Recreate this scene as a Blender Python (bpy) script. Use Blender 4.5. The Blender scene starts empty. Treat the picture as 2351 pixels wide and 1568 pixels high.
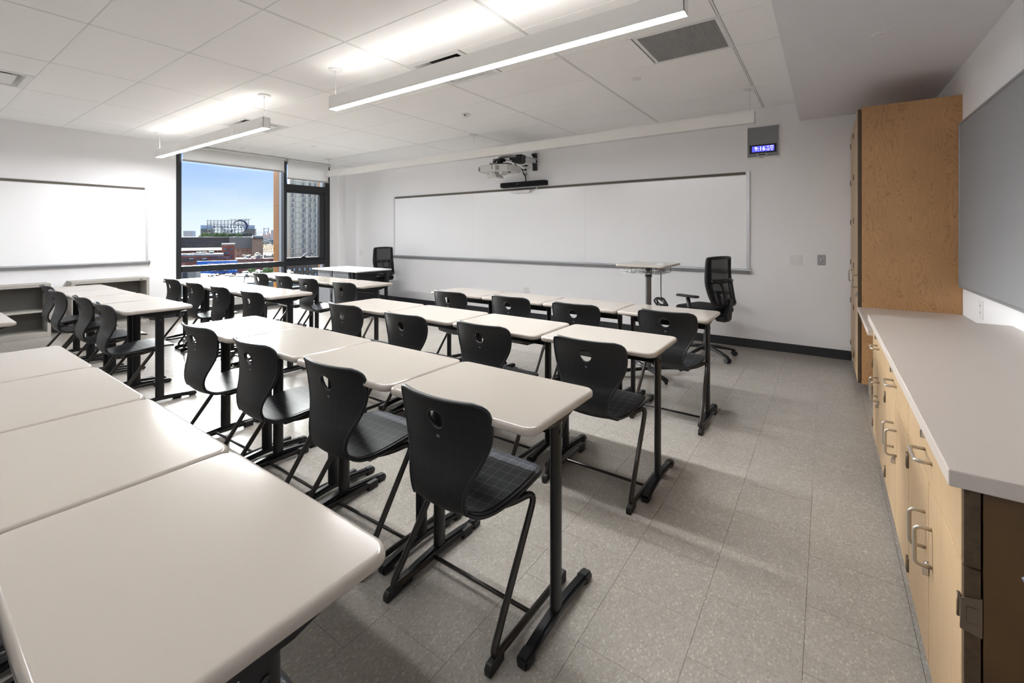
import bpy, bmesh, math, random
from mathutils import Vector, Matrix
R = math.radians
random.seed(7)
C = bpy.context.scene.collection
sc = bpy.context.scene

# ------------------------------------------------------------------ camera, world, sun, exposure
H = 1.342; YAW = 35.142; F = 1025.0; CX = 1175.5; CY = 538.0
cam = bpy.data.cameras.new('camera'); camo = bpy.data.objects.new('camera', cam); C.objects.link(camo)
camo.location = (0, 0, H); camo.rotation_euler = (R(90), 0, R(YAW))
cam.sensor_width = 36; cam.lens = F/2351*36; cam.shift_y = -(784-CY)/2351; cam.shift_x = 0
cam.clip_start = 0.02; cam.clip_end = 6000
sc.camera = camo
vs = sc.view_settings
sc.display_settings.display_device = 'sRGB'
vs.view_transform = 'Standard'; vs.look = 'None'; vs.gamma = 1; vs.exposure = 0.76
try: vs.use_curve_mapping = False
except Exception: pass
sc.cycles.use_denoising = True
sc.cycles.max_bounces = 14; sc.cycles.diffuse_bounces = 10; sc.cycles.transparent_max_bounces = 16
sc.cycles.sample_clamp_indirect = 8; sc.cycles.caustics_reflective = False; sc.cycles.caustics_refractive = False

LAMP = 85.0      # strength of the pendants' lower diffusers
UPLAMP = 5.0    # strength of their upper slots
SUN = 23.0
def lin(c):
    return tuple((v/255/12.92 if v/255 <= .04045 else ((v/255+.055)/1.055)**2.4) for v in c)

w = bpy.data.worlds.new('sky'); sc.world = w; w.use_nodes = True
nt = w.node_tree; nt.nodes.clear()
N = nt.nodes.new; L = nt.links.new
tc = N('ShaderNodeTexCoord'); sep = N('ShaderNodeSeparateXYZ'); ramp = N('ShaderNodeValToRGB')
bg = N('ShaderNodeBackground'); out = N('ShaderNodeOutputWorld')
L(tc.outputs['Generated'], sep.inputs[0]); L(sep.outputs['Z'], ramp.inputs[0])
e = ramp.color_ramp.elements
e[0].position = 0.0; e[0].color = (*lin((224,233,246)), 1)
e[1].position = 1.0; e[1].color = (*lin((150,184,238)), 1)
for p, c in ((.035,(212,227,247)),(.10,(172,199,248)),(.17,(140,176,246)),(.4,(150,186,242))):
    x = e.new(p); x.color = (*lin(c), 1)
noi = N('ShaderNodeTexNoise'); noi.inputs['Scale'].default_value = 3.2; noi.inputs['Detail'].default_value = 6
mp = N('ShaderNodeMapping'); mp.inputs['Scale'].default_value = (1, 1, 5)
L(tc.outputs['Generated'], mp.inputs[0]); L(mp.outputs[0], noi.inputs['Vector'])
cr = N('ShaderNodeValToRGB'); cr.color_ramp.elements[0].position = .52; cr.color_ramp.elements[1].position = .78
cr.color_ramp.elements[1].color = (.35,.35,.35,1)
mx = N('ShaderNodeMixRGB'); mx.inputs[2].default_value = (.86,.9,.96,1)
L(noi.outputs['Fac'], cr.inputs[0]); L(cr.outputs[0], mx.inputs[0]); L(ramp.outputs[0], mx.inputs[1])
L(mx.outputs[0], bg.inputs[0]); bg.inputs[1].default_value = .76; L(bg.outputs[0], out.inputs[0])

# low hazy sun, through the window on the left and along the room
sl = bpy.data.lights.new('sun', 'SUN'); sl.energy = SUN; sl.angle = R(36); sl.color = (1.0, .995, .985)
so = bpy.data.objects.new('sun', sl); C.objects.link(so); so.location = (-30, 6, 20)
so.rotation_euler = Vector((1.0, -.17, -.42)).to_track_quat('-Z', 'Y').to_euler()

# ------------------------------------------------------------------ helpers
OFF = {}
def root_of(o):
    while o.parent: o = o.parent
    return o
def obj(name, bm, m, parent=None, smooth=False, label=None, auto=None):
    me = bpy.data.meshes.new(name)
    if parent is not None:
        r = root_of(parent)
        if r.name in OFF: bmesh.ops.translate(bm, vec=-OFF[r.name], verts=bm.verts)
    bm.normal_update(); bm.to_mesh(me); bm.free()
    if isinstance(m, (list, tuple)):
        for q in m: me.materials.append(q)
    else: me.materials.append(m)
    o = bpy.data.objects.new(name, me); C.objects.link(o)
    if parent is not None: o.parent = parent
    if smooth:
        me.polygons.foreach_set('use_smooth', [True]*len(me.polygons))
        if auto: me.set_sharp_from_angle(angle=R(auto))
    if label: o['label'] = label
    return o
def tag(o, label, cat, group=None):
    o['label'] = label; o['category'] = cat
    if group: o['group'] = group
    return o
def thing(name, label, cat, loc=(0,0,0), rotz=0, group=None, world=False):
    o = bpy.data.objects.new(name, None); C.objects.link(o); o.empty_display_size = .05
    o.location = loc; o.rotation_euler = (0,0,rotz)
    tag(o, label, cat, group)
    if world: OFF[o.name] = Vector(loc)
    return o
def structe(name, loc=(0,0,0)):
    o = bpy.data.objects.new(name, None); C.objects.link(o); o.location = loc; o['kind'] = 'structure'; return o
def struct(name, bm, m, parent=None, smooth=False):
    o = obj(name, bm, m, parent, smooth)
    if parent is None: o['kind'] = 'structure'
    return o
def dup(root, loc, rotz=None, label=None, group=None):
    r = root.copy(); C.objects.link(r); r.location = loc
    if rotz is not None: r.rotation_euler = (0,0,rotz)
    if label: r['label'] = label
    if group: r['group'] = group
    for ch in list(root.children):
        c = ch.copy(); C.objects.link(c); c.parent = r
        for g in list(ch.children):
            d = g.copy(); C.objects.link(d); d.parent = c
    return r
def B(): return bmesh.new()
def box(bm, x0, x1, y0, y1, z0, z1, bev=0, seg=2, mi=0, M=None):
    g = bmesh.ops.create_cube(bm, size=1)
    vs_ = g['verts']
    for v in vs_:
        v.co = Vector(((x0+x1)/2+v.co.x*(x1-x0), (y0+y1)/2+v.co.y*(y1-y0), (z0+z1)/2+v.co.z*(z1-z0)))
    fs = list({f for v in vs_ for f in v.link_faces})
    for f in fs: f.material_index = mi
    if bev > 0:
        es = list({e_ for v in vs_ for e_ in v.link_edges})
        r = bmesh.ops.bevel(bm, geom=es, offset=bev, segments=seg, affect='EDGES', profile=.5)
        vs_ = list({v for f in r['faces'] for v in f.verts})
        vs_ = list(set(vs_) | {v for f in r['faces'] for e_ in f.edges for v in e_.verts})
    if M is not None:
        bmesh.ops.transform(bm, matrix=M, verts=[v for v in vs_ if v.is_valid])
    return bm
def bx(*a, **k): return box(B(), *a, **k)
def cyl(bm, p0, p1, r, r2=None, seg=16, cap=True, mi=0, sx=1, sy=1):
    p0 = Vector(p0); p1 = Vector(p1); d = p1-p0
    r2 = r if r2 is None else r2
    q = d.to_track_quat('Z', 'Y').to_matrix()
    a = []; b = []
    for i in range(seg):
        t = 2*math.pi*i/seg
        o_ = Vector((math.cos(t)*sx, math.sin(t)*sy, 0))
        a.append(bm.verts.new(p0+q@(o_*r))); b.append(bm.verts.new(p1+q@(o_*r2)))
    for i in range(seg):
        j = (i+1) % seg
        f = bm.faces.new((a[i], a[j], b[j], b[i])); f.material_index = mi; f.smooth = True
    if cap:
        f = bm.faces.new(a[::-1]); f.material_index = mi
        f = bm.faces.new(b); f.material_index = mi
    return bm
def smoothpath(pts, n=6, closed=False):
    P = [Vector(p) for p in pts]; out_ = []
    m = len(P)
    rng = range(m) if closed else range(m-1)
    for i in rng:
        p1 = P[i]; p2 = P[(i+1) % m]
        p0 = P[(i-1) % m] if (closed or i > 0) else p1
        p3 = P[(i+2) % m] if (closed or i < m-2) else p2
        for k in range(n):
            t = k/n
            out_.append(.5*((2*p1)+(p2-p0)*t+(2*p0-5*p1+4*p2-p3)*t*t+(3*p1-p0-3*p2+p3)*t**3))
    if not closed: out_.append(P[-1])
    return out_
def fillet(pts, r, n=5):
    P = [Vector(p) for p in pts]; o_ = [P[0]]
    for i in range(1, len(P)-1):
        a = (P[i-1]-P[i]); b = (P[i+1]-P[i])
        rr = min(r, a.length*.49, b.length*.49)
        A = P[i]+a.normalized()*rr; Bq = P[i]+b.normalized()*rr
        for k in range(n+1):
            t = k/n; o_.append((1-t)**2*A+2*t*(1-t)*P[i]+t*t*Bq)
    o_.append(P[-1]); return o_
def tube(bm, pts, r, seg=8, closed=False, cap=True, sx=1, sy=1, mi=0):
    P = [Vector(p) for p in pts]; n = len(P); rings = []
    up = None
    for i in range(n):
        if closed: d = P[(i+1) % n]-P[i-1]
        else: d = P[min(i+1, n-1)]-P[max(i-1, 0)]
        d.normalize()
        if up is None:
            up = Vector((0,0,1)) if abs(d.z) < .9 else Vector((1,0,0))
        up = (up-d*up.dot(d)).normalized(); s_ = d.cross(up)
        rr = r[i] if isinstance(r, (list, tuple)) else r
        rings.append([bm.verts.new(P[i]+(up*math.cos(2*math.pi*k/seg)*sy+s_*math.sin(2*math.pi*k/seg)*sx)*rr) for k in range(seg)])
    for i in range(n if closed else n-1):
        A = rings[i]; Bq = rings[(i+1) % n]
        for k in range(seg):
            f = bm.faces.new((A[k], Bq[k], Bq[(k+1) % seg], A[(k+1) % seg])); f.smooth = True; f.material_index = mi
    if cap and not closed:
        bm.faces.new(rings[0]); bm.faces.new(rings[-1][::-1])
    bmesh.ops.recalc_face_normals(bm, faces=bm.faces)
    return bm
def prism(bm, pts, axis, a0, a1, mi=0):
    """polygon pts extruded along axis ('x','y','z'); pts are the two other coordinates in order"""
    def mk(p, a):
        return {'x': (a, p[0], p[1]), 'y': (p[0], a, p[1]), 'z': (p[0], p[1], a)}[axis]
    A = [bm.verts.new(mk(p, a0)) for p in pts]; Bq = [bm.verts.new(mk(p, a1)) for p in pts]
    n = len(pts)
    fs = [bm.faces.new(A), bm.faces.new(Bq[::-1])]
    for i in range(n): fs.append(bm.faces.new((A[i], Bq[i], Bq[(i+1) % n], A[(i+1) % n])))
    for f in fs: f.material_index = mi
    bmesh.ops.recalc_face_normals(bm, faces=fs)
    return bm
def slab(bm, x0, x1, y0, y1, z0, z1, rad, er, cs=6, es=4):
    """rounded rectangle slab with bull-nosed edges"""
    def loop(ins, z):
        o_ = []
        for (cx_, cy_, a0) in ((x1-rad, y1-rad, 0), (x0+rad, y1-rad, 90), (x0+rad, y0+rad, 180), (x1-rad, y0+rad, 270)):
            for k in range(cs+1):
                a = R(a0+90*k/cs); rr = rad-ins
                o_.append(bm.verts.new((cx_+rr*math.cos(a), cy_+rr*math.sin(a), z)))
        return o_
    loops = [loop(er*1.2, z0)]
    zt = z1-er; zb = z0+er*.7
    for k in range(es+1):
        a = R(90*k/es); loops.append(loop(er*(1-math.sin(a)), zb-er*.7*math.cos(a)))
    for k in range(es+1):
        a = R(90*k/es); loops.append(loop(er*(1-math.cos(a)), zt+er*math.sin(a)))
    for A, Bq in zip(loops, loops[1:]):
        n = len(A)
        for i in range(n):
            f = bm.faces.new((A[i], A[(i+1) % n], Bq[(i+1) % n], Bq[i])); f.smooth = True
    bm.faces.new(loops[0][::-1]); bm.faces.new(loops[-1])
    return bm
def text_bm(s, size, extrude=.002, bold=0):
    cu = bpy.data.curves.new('t', 'FONT'); cu.body = s; cu.size = size; cu.extrude = extrude
    cu.align_x = 'CENTER'; cu.align_y = 'CENTER'
    cu.resolution_u = 3; cu.offset = bold*size
    o = bpy.data.objects.new('t', cu); C.objects.link(o)
    dg = bpy.context.evaluated_depsgraph_get()
    me = bpy.data.meshes.new_from_object(o.evaluated_get(dg))
    b = B(); b.from_mesh(me)
    bpy.data.objects.remove(o); bpy.data.curves.remove(cu); bpy.data.meshes.remove(me)
    return b
def ray(x, y):
    u = (x-CX)/F; v = -(y-CY)/F; s = math.sin(R(YAW)); c = math.cos(R(YAW))
    return Vector((-s+u*c, c+u*s, v))
def onX(x, y, X):
    r = ray(x, y); t = X/r.x; return Vector((X, r.y*t, H+r.z*t))

# ------------------------------------------------------------------ materials
MATS = {}
def mat(name, col, rough=.5, metal=0, spec=.5, coat=0, noise=None, bump=None, vary=0, emit=None):
    m = bpy.data.materials.new(name); m.use_nodes = True; MATS[name] = m
    t = m.node_tree; b = t.nodes['Principled BSDF']
    c = (*lin(col), 1)
    b.inputs['Base Color'].default_value = c; b.inputs['Roughness'].default_value = rough
    b.inputs['Metallic'].default_value = metal; b.inputs['Specular IOR Level'].default_value = spec
    b.inputs['Coat Weight'].default_value = coat; b.inputs['Coat Roughness'].default_value = .08
    if emit:
        b.inputs['Emission Color'].default_value = (*lin(emit[0]), 1); b.inputs['Emission Strength'].default_value = emit[1]
    if vary or bump:
        tc_ = t.nodes.new('ShaderNodeTexCoord')
        no = t.nodes.new('ShaderNodeTexNoise'); no.inputs['Scale'].default_value = noise or 40; no.inputs['Detail'].default_value = 3
        t.links.new(tc_.outputs['Object'], no.inputs['Vector'])
        if vary:
            mr = t.nodes.new('ShaderNodeMapRange'); mr.inputs[1].default_value = .3; mr.inputs[2].default_value = .7
            mr.inputs[3].default_value = 1-vary; mr.inputs[4].default_value = 1+vary
            mm = t.nodes.new('ShaderNodeVectorMath'); mm.operation = 'SCALE'; mm.inputs[0].default_value = c[:3]
            t.links.new(no.outputs['Fac'], mr.inputs[0]); t.links.new(mr.outputs[0], mm.inputs['Scale'])
            t.links.new(mm.outputs[0], b.inputs['Base Color'])
        if bump:
            bu = t.nodes.new('ShaderNodeBump'); bu.inputs['Strength'].default_value = bump; bu.inputs['Distance'].default_value = .002
            t.links.new(no.outputs['Fac'], bu.inputs['Height']); t.links.new(bu.outputs[0], b.inputs['Normal'])
    return m
def emis(name, col, st):
    m = bpy.data.materials.new(name); m.use_nodes = True; t = m.node_tree; t.nodes.clear()
    e_ = t.nodes.new('ShaderNodeEmission'); e_.inputs[0].default_value = (*lin(col), 1); e_.inputs[1].default_value = st
    o = t.nodes.new('ShaderNodeOutputMaterial'); t.links.new(e_.outputs[0], o.inputs[0]); return m

m_wall = mat('wall_paint', (237,237,239), .65, noise=300, bump=.08)
m_soffit = mat('soffit_paint', (226,226,231), .7, noise=300, bump=.05)
m_ctile = mat('ceiling_tile', (247,247,247), .9, noise=500, bump=.25, vary=.015)
m_grid = mat('ceiling_grid', (225,225,225), .5)
m_plenum = mat('plenum', (60,60,62), .9)
m_base = mat('rubber_base', (38,39,42), .45)
m_frame = mat('window_frame', (30,32,36), .38)
m_shade = mat('shade_fabric', (226,226,226), .9, noise=700, bump=.3)
def mat_shade():
    m = m_shade; t = m.node_tree; b = t.nodes['Principled BSDF']
    tr = t.nodes.new('ShaderNodeBsdfTranslucent'); tr.inputs[0].default_value = (.8,.8,.8,1)
    tp = t.nodes.new('ShaderNodeBsdfTransparent')
    m1 = t.nodes.new('ShaderNodeMixShader'); m1.inputs[0].default_value = .10; m2 = t.nodes.new('ShaderNodeMixShader'); m2.inputs[0].default_value = .03
    t.links.new(b.outputs[0], m1.inputs[1]); t.links.new(tr.outputs[0], m1.inputs[2]); t.links.new(m1.outputs[0], m2.inputs[1]); t.links.new(tp.outputs[0], m2.inputs[2])
    t.links.new(m2.outputs[0], t.nodes['Material Output'].inputs[0])
mat_shade()
m_bar = mat('shade_bar', (170,170,170), .5)
m_alu = mat('aluminium', (206,207,211), .38, .3)
m_alud = mat('aluminium_dark', (160,162,166), .4, .4)
m_cork = mat('map_rail_cork', (98,93,84), .9, noise=200, vary=.1)
m_wb = mat('whiteboard', (243,244,246), .2, spec=.6)
m_tack = mat('tack_fabric', (144,144,146), .95, noise=900, bump=.4, vary=.05)
m_desk = mat('desk_laminate', (170,162,153), .15, spec=.5, noise=500, vary=.01)
m_leg = mat('desk_leg', (20,20,22), .34, .2, noise=600, bump=.05)
m_tubem = mat('chair_tube', (62,59,57), .3, .85)
m_rub = mat('black_rubber', (12,12,13), .55)
m_rim = mat('chair_rim', (24,26,29), .36)
m_white = mat('white_plastic', (228,228,228), .4)
m_offw = mat('off_white', (205,205,203), .5)
m_blk = mat('black_plastic', (17,17,19), .5)
m_blks = mat('black_satin', (26,27,30), .35)
m_fab = mat('black_fabric', (14,15,19), .95, noise=900, bump=.3)
m_cloth = mat('speaker_cloth', (10,11,15), .9, noise=900, bump=.4)
m_steel = mat('brushed_steel', (186,178,166), .32, .75)
m_chrome = mat('chrome', (200,202,205), .15, 1)
m_hinge = mat('hinge_steel', (120,105,88), .4, .7)
m_counter = mat('quartz_counter', (192,182,174), .35, noise=400, vary=.05)
m_fix = mat('fixture_body', (242,241,239), .45)
m_steelsh = mat('shelf_paint', (164,161,154), .5, noise=400, bump=.05)
m_pedestal = mat('pedestal_grey', (140,143,148), .45)
m_shback = mat('shelf_back', (98,96,92), .6)
m_ddesk = mat('teacher_top', (232,232,232), .25)
m_dark = mat('toe_kick', (16,16,18), .6)
m_shadedply = mat('shaded_ply', (80,56,24), .5, noise=6, vary=.3)  # cabinet ply with the near end's shade put into its brown
m_edge = mat('dark_edge', (70,54,34), .55, noise=60, vary=.3)
m_gold = mat('bronze_fin', (176,112,34), .45, .25)
m_greyfin = mat('grey_fin', (196,198,202), .5, .2)
m_greyp = mat('grey_perforated', (104,110,126), .45)
m_label = mat('print_white', (230,230,235), .5)
m_mark = mat('mark_grey', (150,152,166), .5)
m_inner = mat('dark_inner', (70,72,75), .7)
m_grille = mat('grille_grey', (150,150,148), .6)
m_lamp = emis('lamp_diffuser', (252,253,255), LAMP); m_lampr = emis('lamp_diffuser_fill', (252,253,255), LAMP*.35); m_uplampr = emis('lamp_upper_fill', (255,250,243), UPLAMP*.5)  # weaker pair is for the unseen fill lamps added at the rear
m_uplamp = emis('lamp_upper', (255,250,243), UPLAMP)
m_offlamp = mat('lamp_unlit', (205,205,205), .5)
m_lcd = emis('clock_screen', (84,84,255), 1.0)
m_lcdt = emis('clock_digits', (250,250,255), 1.3)

def mat_floor():
    m = bpy.data.materials.new('vinyl_tile'); m.use_nodes = True; t = m.node_tree; b = t.nodes['Principled BSDF']
    Nn = t.nodes.new; Ll = t.links.new
    g = Nn('ShaderNodeNewGeometry'); oi = Nn('ShaderNodeObjectInfo')
    mpp = Nn('ShaderNodeMapping'); mpp.inputs['Scale'].default_value = (1, .55, 1)
    Ll(g.outputs['Position'], mpp.inputs[0])
    v = Nn('ShaderNodeTexVoronoi'); v.inputs['Scale'].default_value = 210; v.feature = 'F1'
    Ll(mpp.outputs[0], v.inputs['Vector'])
    sp = Nn('ShaderNodeSeparateColor'); Ll(v.outputs['Color'], sp.inputs[0])
    r = Nn('ShaderNodeValToRGB'); r.color_ramp.interpolation = 'CONSTANT'
    el = r.color_ramp.elements
    el[0].position = 0; el[0].color = (*lin((145,139,132)), 1)
    el[1].position = .94; el[1].color = (*lin((172,165,156)), 1)
    for p, c in ((.12,(150,144,137)),(.45,(155,149,142)),(.8,(160,154,147))):
        q = el.new(p); q.color = (*lin(c), 1)
    Ll(sp.outputs[0], r.inputs[0])
    n2 = Nn('ShaderNodeTexNoise'); n2.inputs['Scale'].default_value = 14; n2.inputs['Detail'].default_value = 4
    Ll(g.outputs['Position'], n2.inputs['Vector'])
    mr = Nn('ShaderNodeMapRange'); mr.inputs[1].default_value = .25; mr.inputs[2].default_value = .75; mr.inputs[3].default_value = .955; mr.inputs[4].default_value = 1.045
    Ll(n2.outputs['Fac'], mr.inputs[0])
    mo = Nn('ShaderNodeMapRange'); mo.inputs[3].default_value = .97; mo.inputs[4].default_value = 1.03
    Ll(oi.outputs['Random'], mo.inputs[0])
    mu = Nn('ShaderNodeMath'); mu.operation = 'MULTIPLY'; Ll(mr.outputs[0], mu.inputs[0]); Ll(mo.outputs[0], mu.inputs[1])
    sv = Nn('ShaderNodeVectorMath'); sv.operation = 'SCALE'; Ll(r.outputs[0], sv.inputs[0]); Ll(mu.outputs[0], sv.inputs['Scale'])
    Ll(sv.outputs[0], b.inputs['Base Color'])
    b.inputs['Roughness'].default_value = .2; b.inputs['Specular IOR Level'].default_value = .5
    bu = Nn('ShaderNodeBump'); bu.inputs['Strength'].default_value = .12; bu.inputs['Distance'].default_value = .004
    n3 = Nn('ShaderNodeTexNoise'); n3.inputs['Scale'].default_value = 7; Ll(g.outputs['Position'], n3.inputs['Vector'])
    Ll(n3.outputs['Fac'], bu.inputs['Height']); Ll(bu.outputs[0], b.inputs['Normal'])
    return m
m_floor = mat_floor()
m_sub = mat('subfloor', (110,105,98), .8)

def mat_wood(name, c1, c2, c3, curl=1.0, scale=1.0, rough=.42):
    """maple veneer: stretched, warped rings"""
    m = bpy.data.materials.new(name); m.use_nodes = True; t = m.node_tree; b = t.nodes['Principled BSDF']
    Nn = t.nodes.new; Ll = t.links.new
    tcd = Nn('ShaderNodeTexCoord'); mpp = Nn('ShaderNodeMapping')
    mpp.inputs['Scale'].default_value = (2.2*scale, 2.2*scale, .42*scale)
    Ll(tcd.outputs['Object'], mpp.inputs[0])
    n1 = Nn('ShaderNodeTexNoise'); n1.inputs['Scale'].default_value = 2.0; n1.inputs['Detail'].default_value = 2.0
    n1.inputs['Roughness'].default_value = .45; n1.inputs['Distortion'].default_value = .8*curl
    Ll(mpp.outputs[0], n1.inputs['Vector'])
    mp2 = Nn('ShaderNodeMapping'); mp2.inputs['Scale'].default_value = (26*scale, 26*scale, 13*scale); Ll(tcd.outputs['Object'], mp2.inputs[0])
    n2 = Nn('ShaderNodeTexNoise'); n2.inputs['Scale'].default_value = 1; n2.inputs['Detail'].default_value = 3; n2.inputs['Distortion'].default_value = 1.2*curl
    Ll(mp2.outputs[0], n2.inputs['Vector'])
    ad = Nn('ShaderNodeMath'); ad.operation = 'MULTIPLY_ADD'; ad.inputs[1].default_value = .06*curl
    Ll(n2.outputs['Fac'], ad.inputs[0]); Ll(n1.outputs['Fac'], ad.inputs[2])
    ml = Nn('ShaderNodeMath'); ml.operation = 'MULTIPLY'; ml.inputs[1].default_value = 34; Ll(ad.outputs[0], ml.inputs[0])
    fr = Nn('ShaderNodeMath'); fr.operation = 'FRACT'; Ll(ml.outputs[0], fr.inputs[0])
    r = Nn('ShaderNodeValToRGB'); el = r.color_ramp.elements
    el[0].position = 0; el[0].color = (*lin(c3), 1); el[1].position = 1; el[1].color = (*lin(c2), 1)
    q = el.new(.08); q.color = (*lin(c1), 1); q = el.new(.7); q.color = (*lin(c1), 1)
    Ll(fr.outputs[0], r.inputs[0])
    mp3 = Nn('ShaderNodeMapping'); mp3.inputs['Scale'].default_value = (300, 300, 9); Ll(tcd.outputs['Object'], mp3.inputs[0])
    n3 = Nn('ShaderNodeTexNoise'); n3.inputs['Scale'].default_value = 1; n3.inputs['Detail'].default_value = 3; Ll(mp3.outputs[0], n3.inputs['Vector'])
    mr = Nn('ShaderNodeMapRange'); mr.inputs[3].default_value = .9; mr.inputs[4].default_value = 1.1; Ll(n3.outputs['Fac'], mr.inputs[0])
    n4 = Nn('ShaderNodeTexNoise'); n4.inputs['Scale'].default_value = 3; Ll(tcd.outputs['Object'], n4.inputs['Vector'])
    mr4 = Nn('ShaderNodeMapRange'); mr4.inputs[1].default_value = .3; mr4.inputs[2].default_value = .7; mr4.inputs[3].default_value = .93; mr4.inputs[4].default_value = 1.07; Ll(n4.outputs['Fac'], mr4.inputs[0])
    mu = Nn('ShaderNodeMath'); mu.operation = 'MULTIPLY'; Ll(mr.outputs[0], mu.inputs[0]); Ll(mr4.outputs[0], mu.inputs[1])
    sv = Nn('ShaderNodeVectorMath'); sv.operation = 'SCALE'; Ll(r.outputs[0], sv.inputs[0]); Ll(mu.outputs[0], sv.inputs['Scale'])
    Ll(sv.outputs[0], b.inputs['Base Color']); b.inputs['Roughness'].default_value = rough
    return m
m_maple = mat_wood('maple_veneer', (180,138,94), (168,126,82), (132,94,58), 1.0)
m_mapled = mat_wood('maple_door', (174,147,112), (168,140,105), (158,128,94), .5, .8)

def mat_shell(name, base, line, rough, linew=.05, pitch=.043, speck=.25, bmp=.35):
    m = bpy.data.materials.new(name); m.use_nodes = True; t = m.node_tree; b = t.nodes['Principled BSDF']
    Nn = t.nodes.new; Ll = t.links.new
    uv = Nn('ShaderNodeUVMap'); uv.uv_map = 'UVMap'; sp = Nn('ShaderNodeSeparateXYZ'); Ll(uv.outputs[0], sp.inputs[0])
    outs = []
    for k in (0, 1):
        a = Nn('ShaderNodeMath'); a.operation = 'MULTIPLY_ADD'; a.inputs[1].default_value = 1/pitch; a.inputs[2].default_value = 10.5
        Ll(sp.outputs[k], a.inputs[0]); f = Nn('ShaderNodeMath'); f.operation = 'FRACT'; Ll(a.outputs[0], f.inputs[0])
        s1 = Nn('ShaderNodeMath'); s1.operation = 'SUBTRACT'; s1.inputs[1].default_value = .5; Ll(f.outputs[0], s1.inputs[0])
        ab = Nn('ShaderNodeMath'); ab.operation = 'ABSOLUTE'; Ll(s1.outputs[0], ab.inputs[0])
        lt = Nn('ShaderNodeMath'); lt.operation = 'LESS_THAN'; lt.inputs[1].default_value = linew; Ll(ab.outputs[0], lt.inputs[0]); outs.append(lt)
    mxx = Nn('ShaderNodeMath'); mxx.operation = 'MAXIMUM'; Ll(outs[0].outputs[0], mxx.inputs[0]); Ll(outs[1].outputs[0], mxx.inputs[1])
    tcd = Nn('ShaderNodeTexCoord'); no = Nn('ShaderNodeTexNoise'); no.inputs['Scale'].default_value = 320; no.inputs['Detail'].default_value = 2
    Ll(tcd.outputs['Object'], no.inputs['Vector'])
    mr = Nn('ShaderNodeMapRange'); mr.inputs[1].default_value = .3; mr.inputs[2].default_value = .7; mr.inputs[3].default_value = 1-speck; mr.inputs[4].default_value = 1+speck; Ll(no.outputs['Fac'], mr.inputs[0])
    sv = Nn('ShaderNodeVectorMath'); sv.operation = 'SCALE'; sv.inputs[0].default_value = lin(base); Ll(mr.outputs[0], sv.inputs['Scale'])
    mi_ = Nn('ShaderNodeMixRGB'); mi_.inputs[2].default_value = (*lin(line), 1); Ll(mxx.outputs[0], mi_.inputs[0]); Ll(sv.outputs[0], mi_.inputs[1])
    Ll(mi_.outputs[0], b.inputs['Base Color']); b.inputs['Roughness'].default_value = rough
    bu = Nn('ShaderNodeBump'); bu.inputs['Strength'].default_value = bmp; bu.inputs['Distance'].default_value = .001
    Ll(no.outputs['Fac'], bu.inputs['Height']); Ll(bu.outputs[0], b.inputs['Normal'])
    return m
m_shell = mat_shell('chair_shell', (19,20,22), (37,38,41), .45, .018)
m_pad = mat_shell('chair_seat', (34,39,47), (104,109,116), .52, .022, speck=.6)

def mat_glass():
    m = bpy.data.materials.new('window_glass'); m.use_nodes = True; t = m.node_tree; t.nodes.clear()
    Nn = t.nodes.new; Ll = t.links.new
    tr = Nn('ShaderNodeBsdfTransparent'); tr.inputs[0].default_value = (.97,.985,.98,1)
    gl = Nn('ShaderNodeBsdfGlossy'); gl.inputs['Roughness'].default_value = .01
    fr = Nn('ShaderNodeFresnel'); fr.inputs[0].default_value = 1.35
    mx_ = Nn('ShaderNodeMixShader'); o = Nn('ShaderNodeOutputMaterial')
    Ll(fr.outputs[0], mx_.inputs[0]); Ll(tr.outputs[0], mx_.inputs[1]); Ll(gl.outputs[0], mx_.inputs[2]); Ll(mx_.outputs[0], o.inputs[0])
    return m
m_glass = mat_glass()
def mat_mesh(name, col, dens):
    m = bpy.data.materials.new(name); m.use_nodes = True; t = m.node_tree; b = t.nodes['Principled BSDF']
    b.inputs['Base Color'].default_value = (*lin(col), 1); b.inputs['Roughness'].default_value = .7
    tr = t.nodes.new('ShaderNodeBsdfTransparent'); mx_ = t.nodes.new('ShaderNodeMixShader'); mx_.inputs[0].default_value = dens
    t.links.new(tr.outputs[0], mx_.inputs[1]); t.links.new(b.outputs[0], mx_.inputs[2]); t.links.new(mx_.outputs[0], t.nodes['Material Output'].inputs[0])
    return m
m_mesh = mat_mesh('back_mesh', (14,15,18), .92)
def mat_brick(name, c1, c2, mort, sc_=1.0, rough=.9):
    m = bpy.data.materials.new(name); m.use_nodes = True; t = m.node_tree; b = t.nodes['Principled BSDF']
    tcd = t.nodes.new('ShaderNodeTexCoord'); no = t.nodes.new('ShaderNodeTexNoise'); no.inputs['Scale'].default_value = .35*sc_; no.inputs['Detail'].default_value = 8
    t.links.new(tcd.outputs['Object'], no.inputs['Vector'])
    r = t.nodes.new('ShaderNodeValToRGB'); r.color_ramp.elements[0].position = .35; r.color_ramp.elements[1].position = .68
    r.color_ramp.elements[0].color = (*lin(c1), 1); r.color_ramp.elements[1].color = (*lin(c2), 1)
    t.links.new(no.outputs['Fac'], r.inputs[0])
    t.links.new(r.outputs[0], b.inputs['Base Color']); b.inputs['Roughness'].default_value = rough
    return m
m_brick = mat_brick('red_brick', (140,80,64), (164,106,88), (150,130,120))
m_brick2 = mat_brick('worn_brick', (168,138,112), (194,164,134), (150,130,120), .6)
m_brick3 = mat_brick('brown_brick', (136,112,92), (156,132,110), (120,110,110))
m_conc = mat_brick('concrete', (150,147,138), (182,179,168), (0,0,0))
m_roofm = mat_brick('roof_membrane', (150,150,146), (178,178,172), (0,0,0), 1.5)
m_darkclad = mat('dark_cladding', (80,83,79), .7)
m_greyclad = mat('grey_cladding', (124,128,120), .7)
m_winx = mat('far_glass', (58,66,72), .2)
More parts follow.
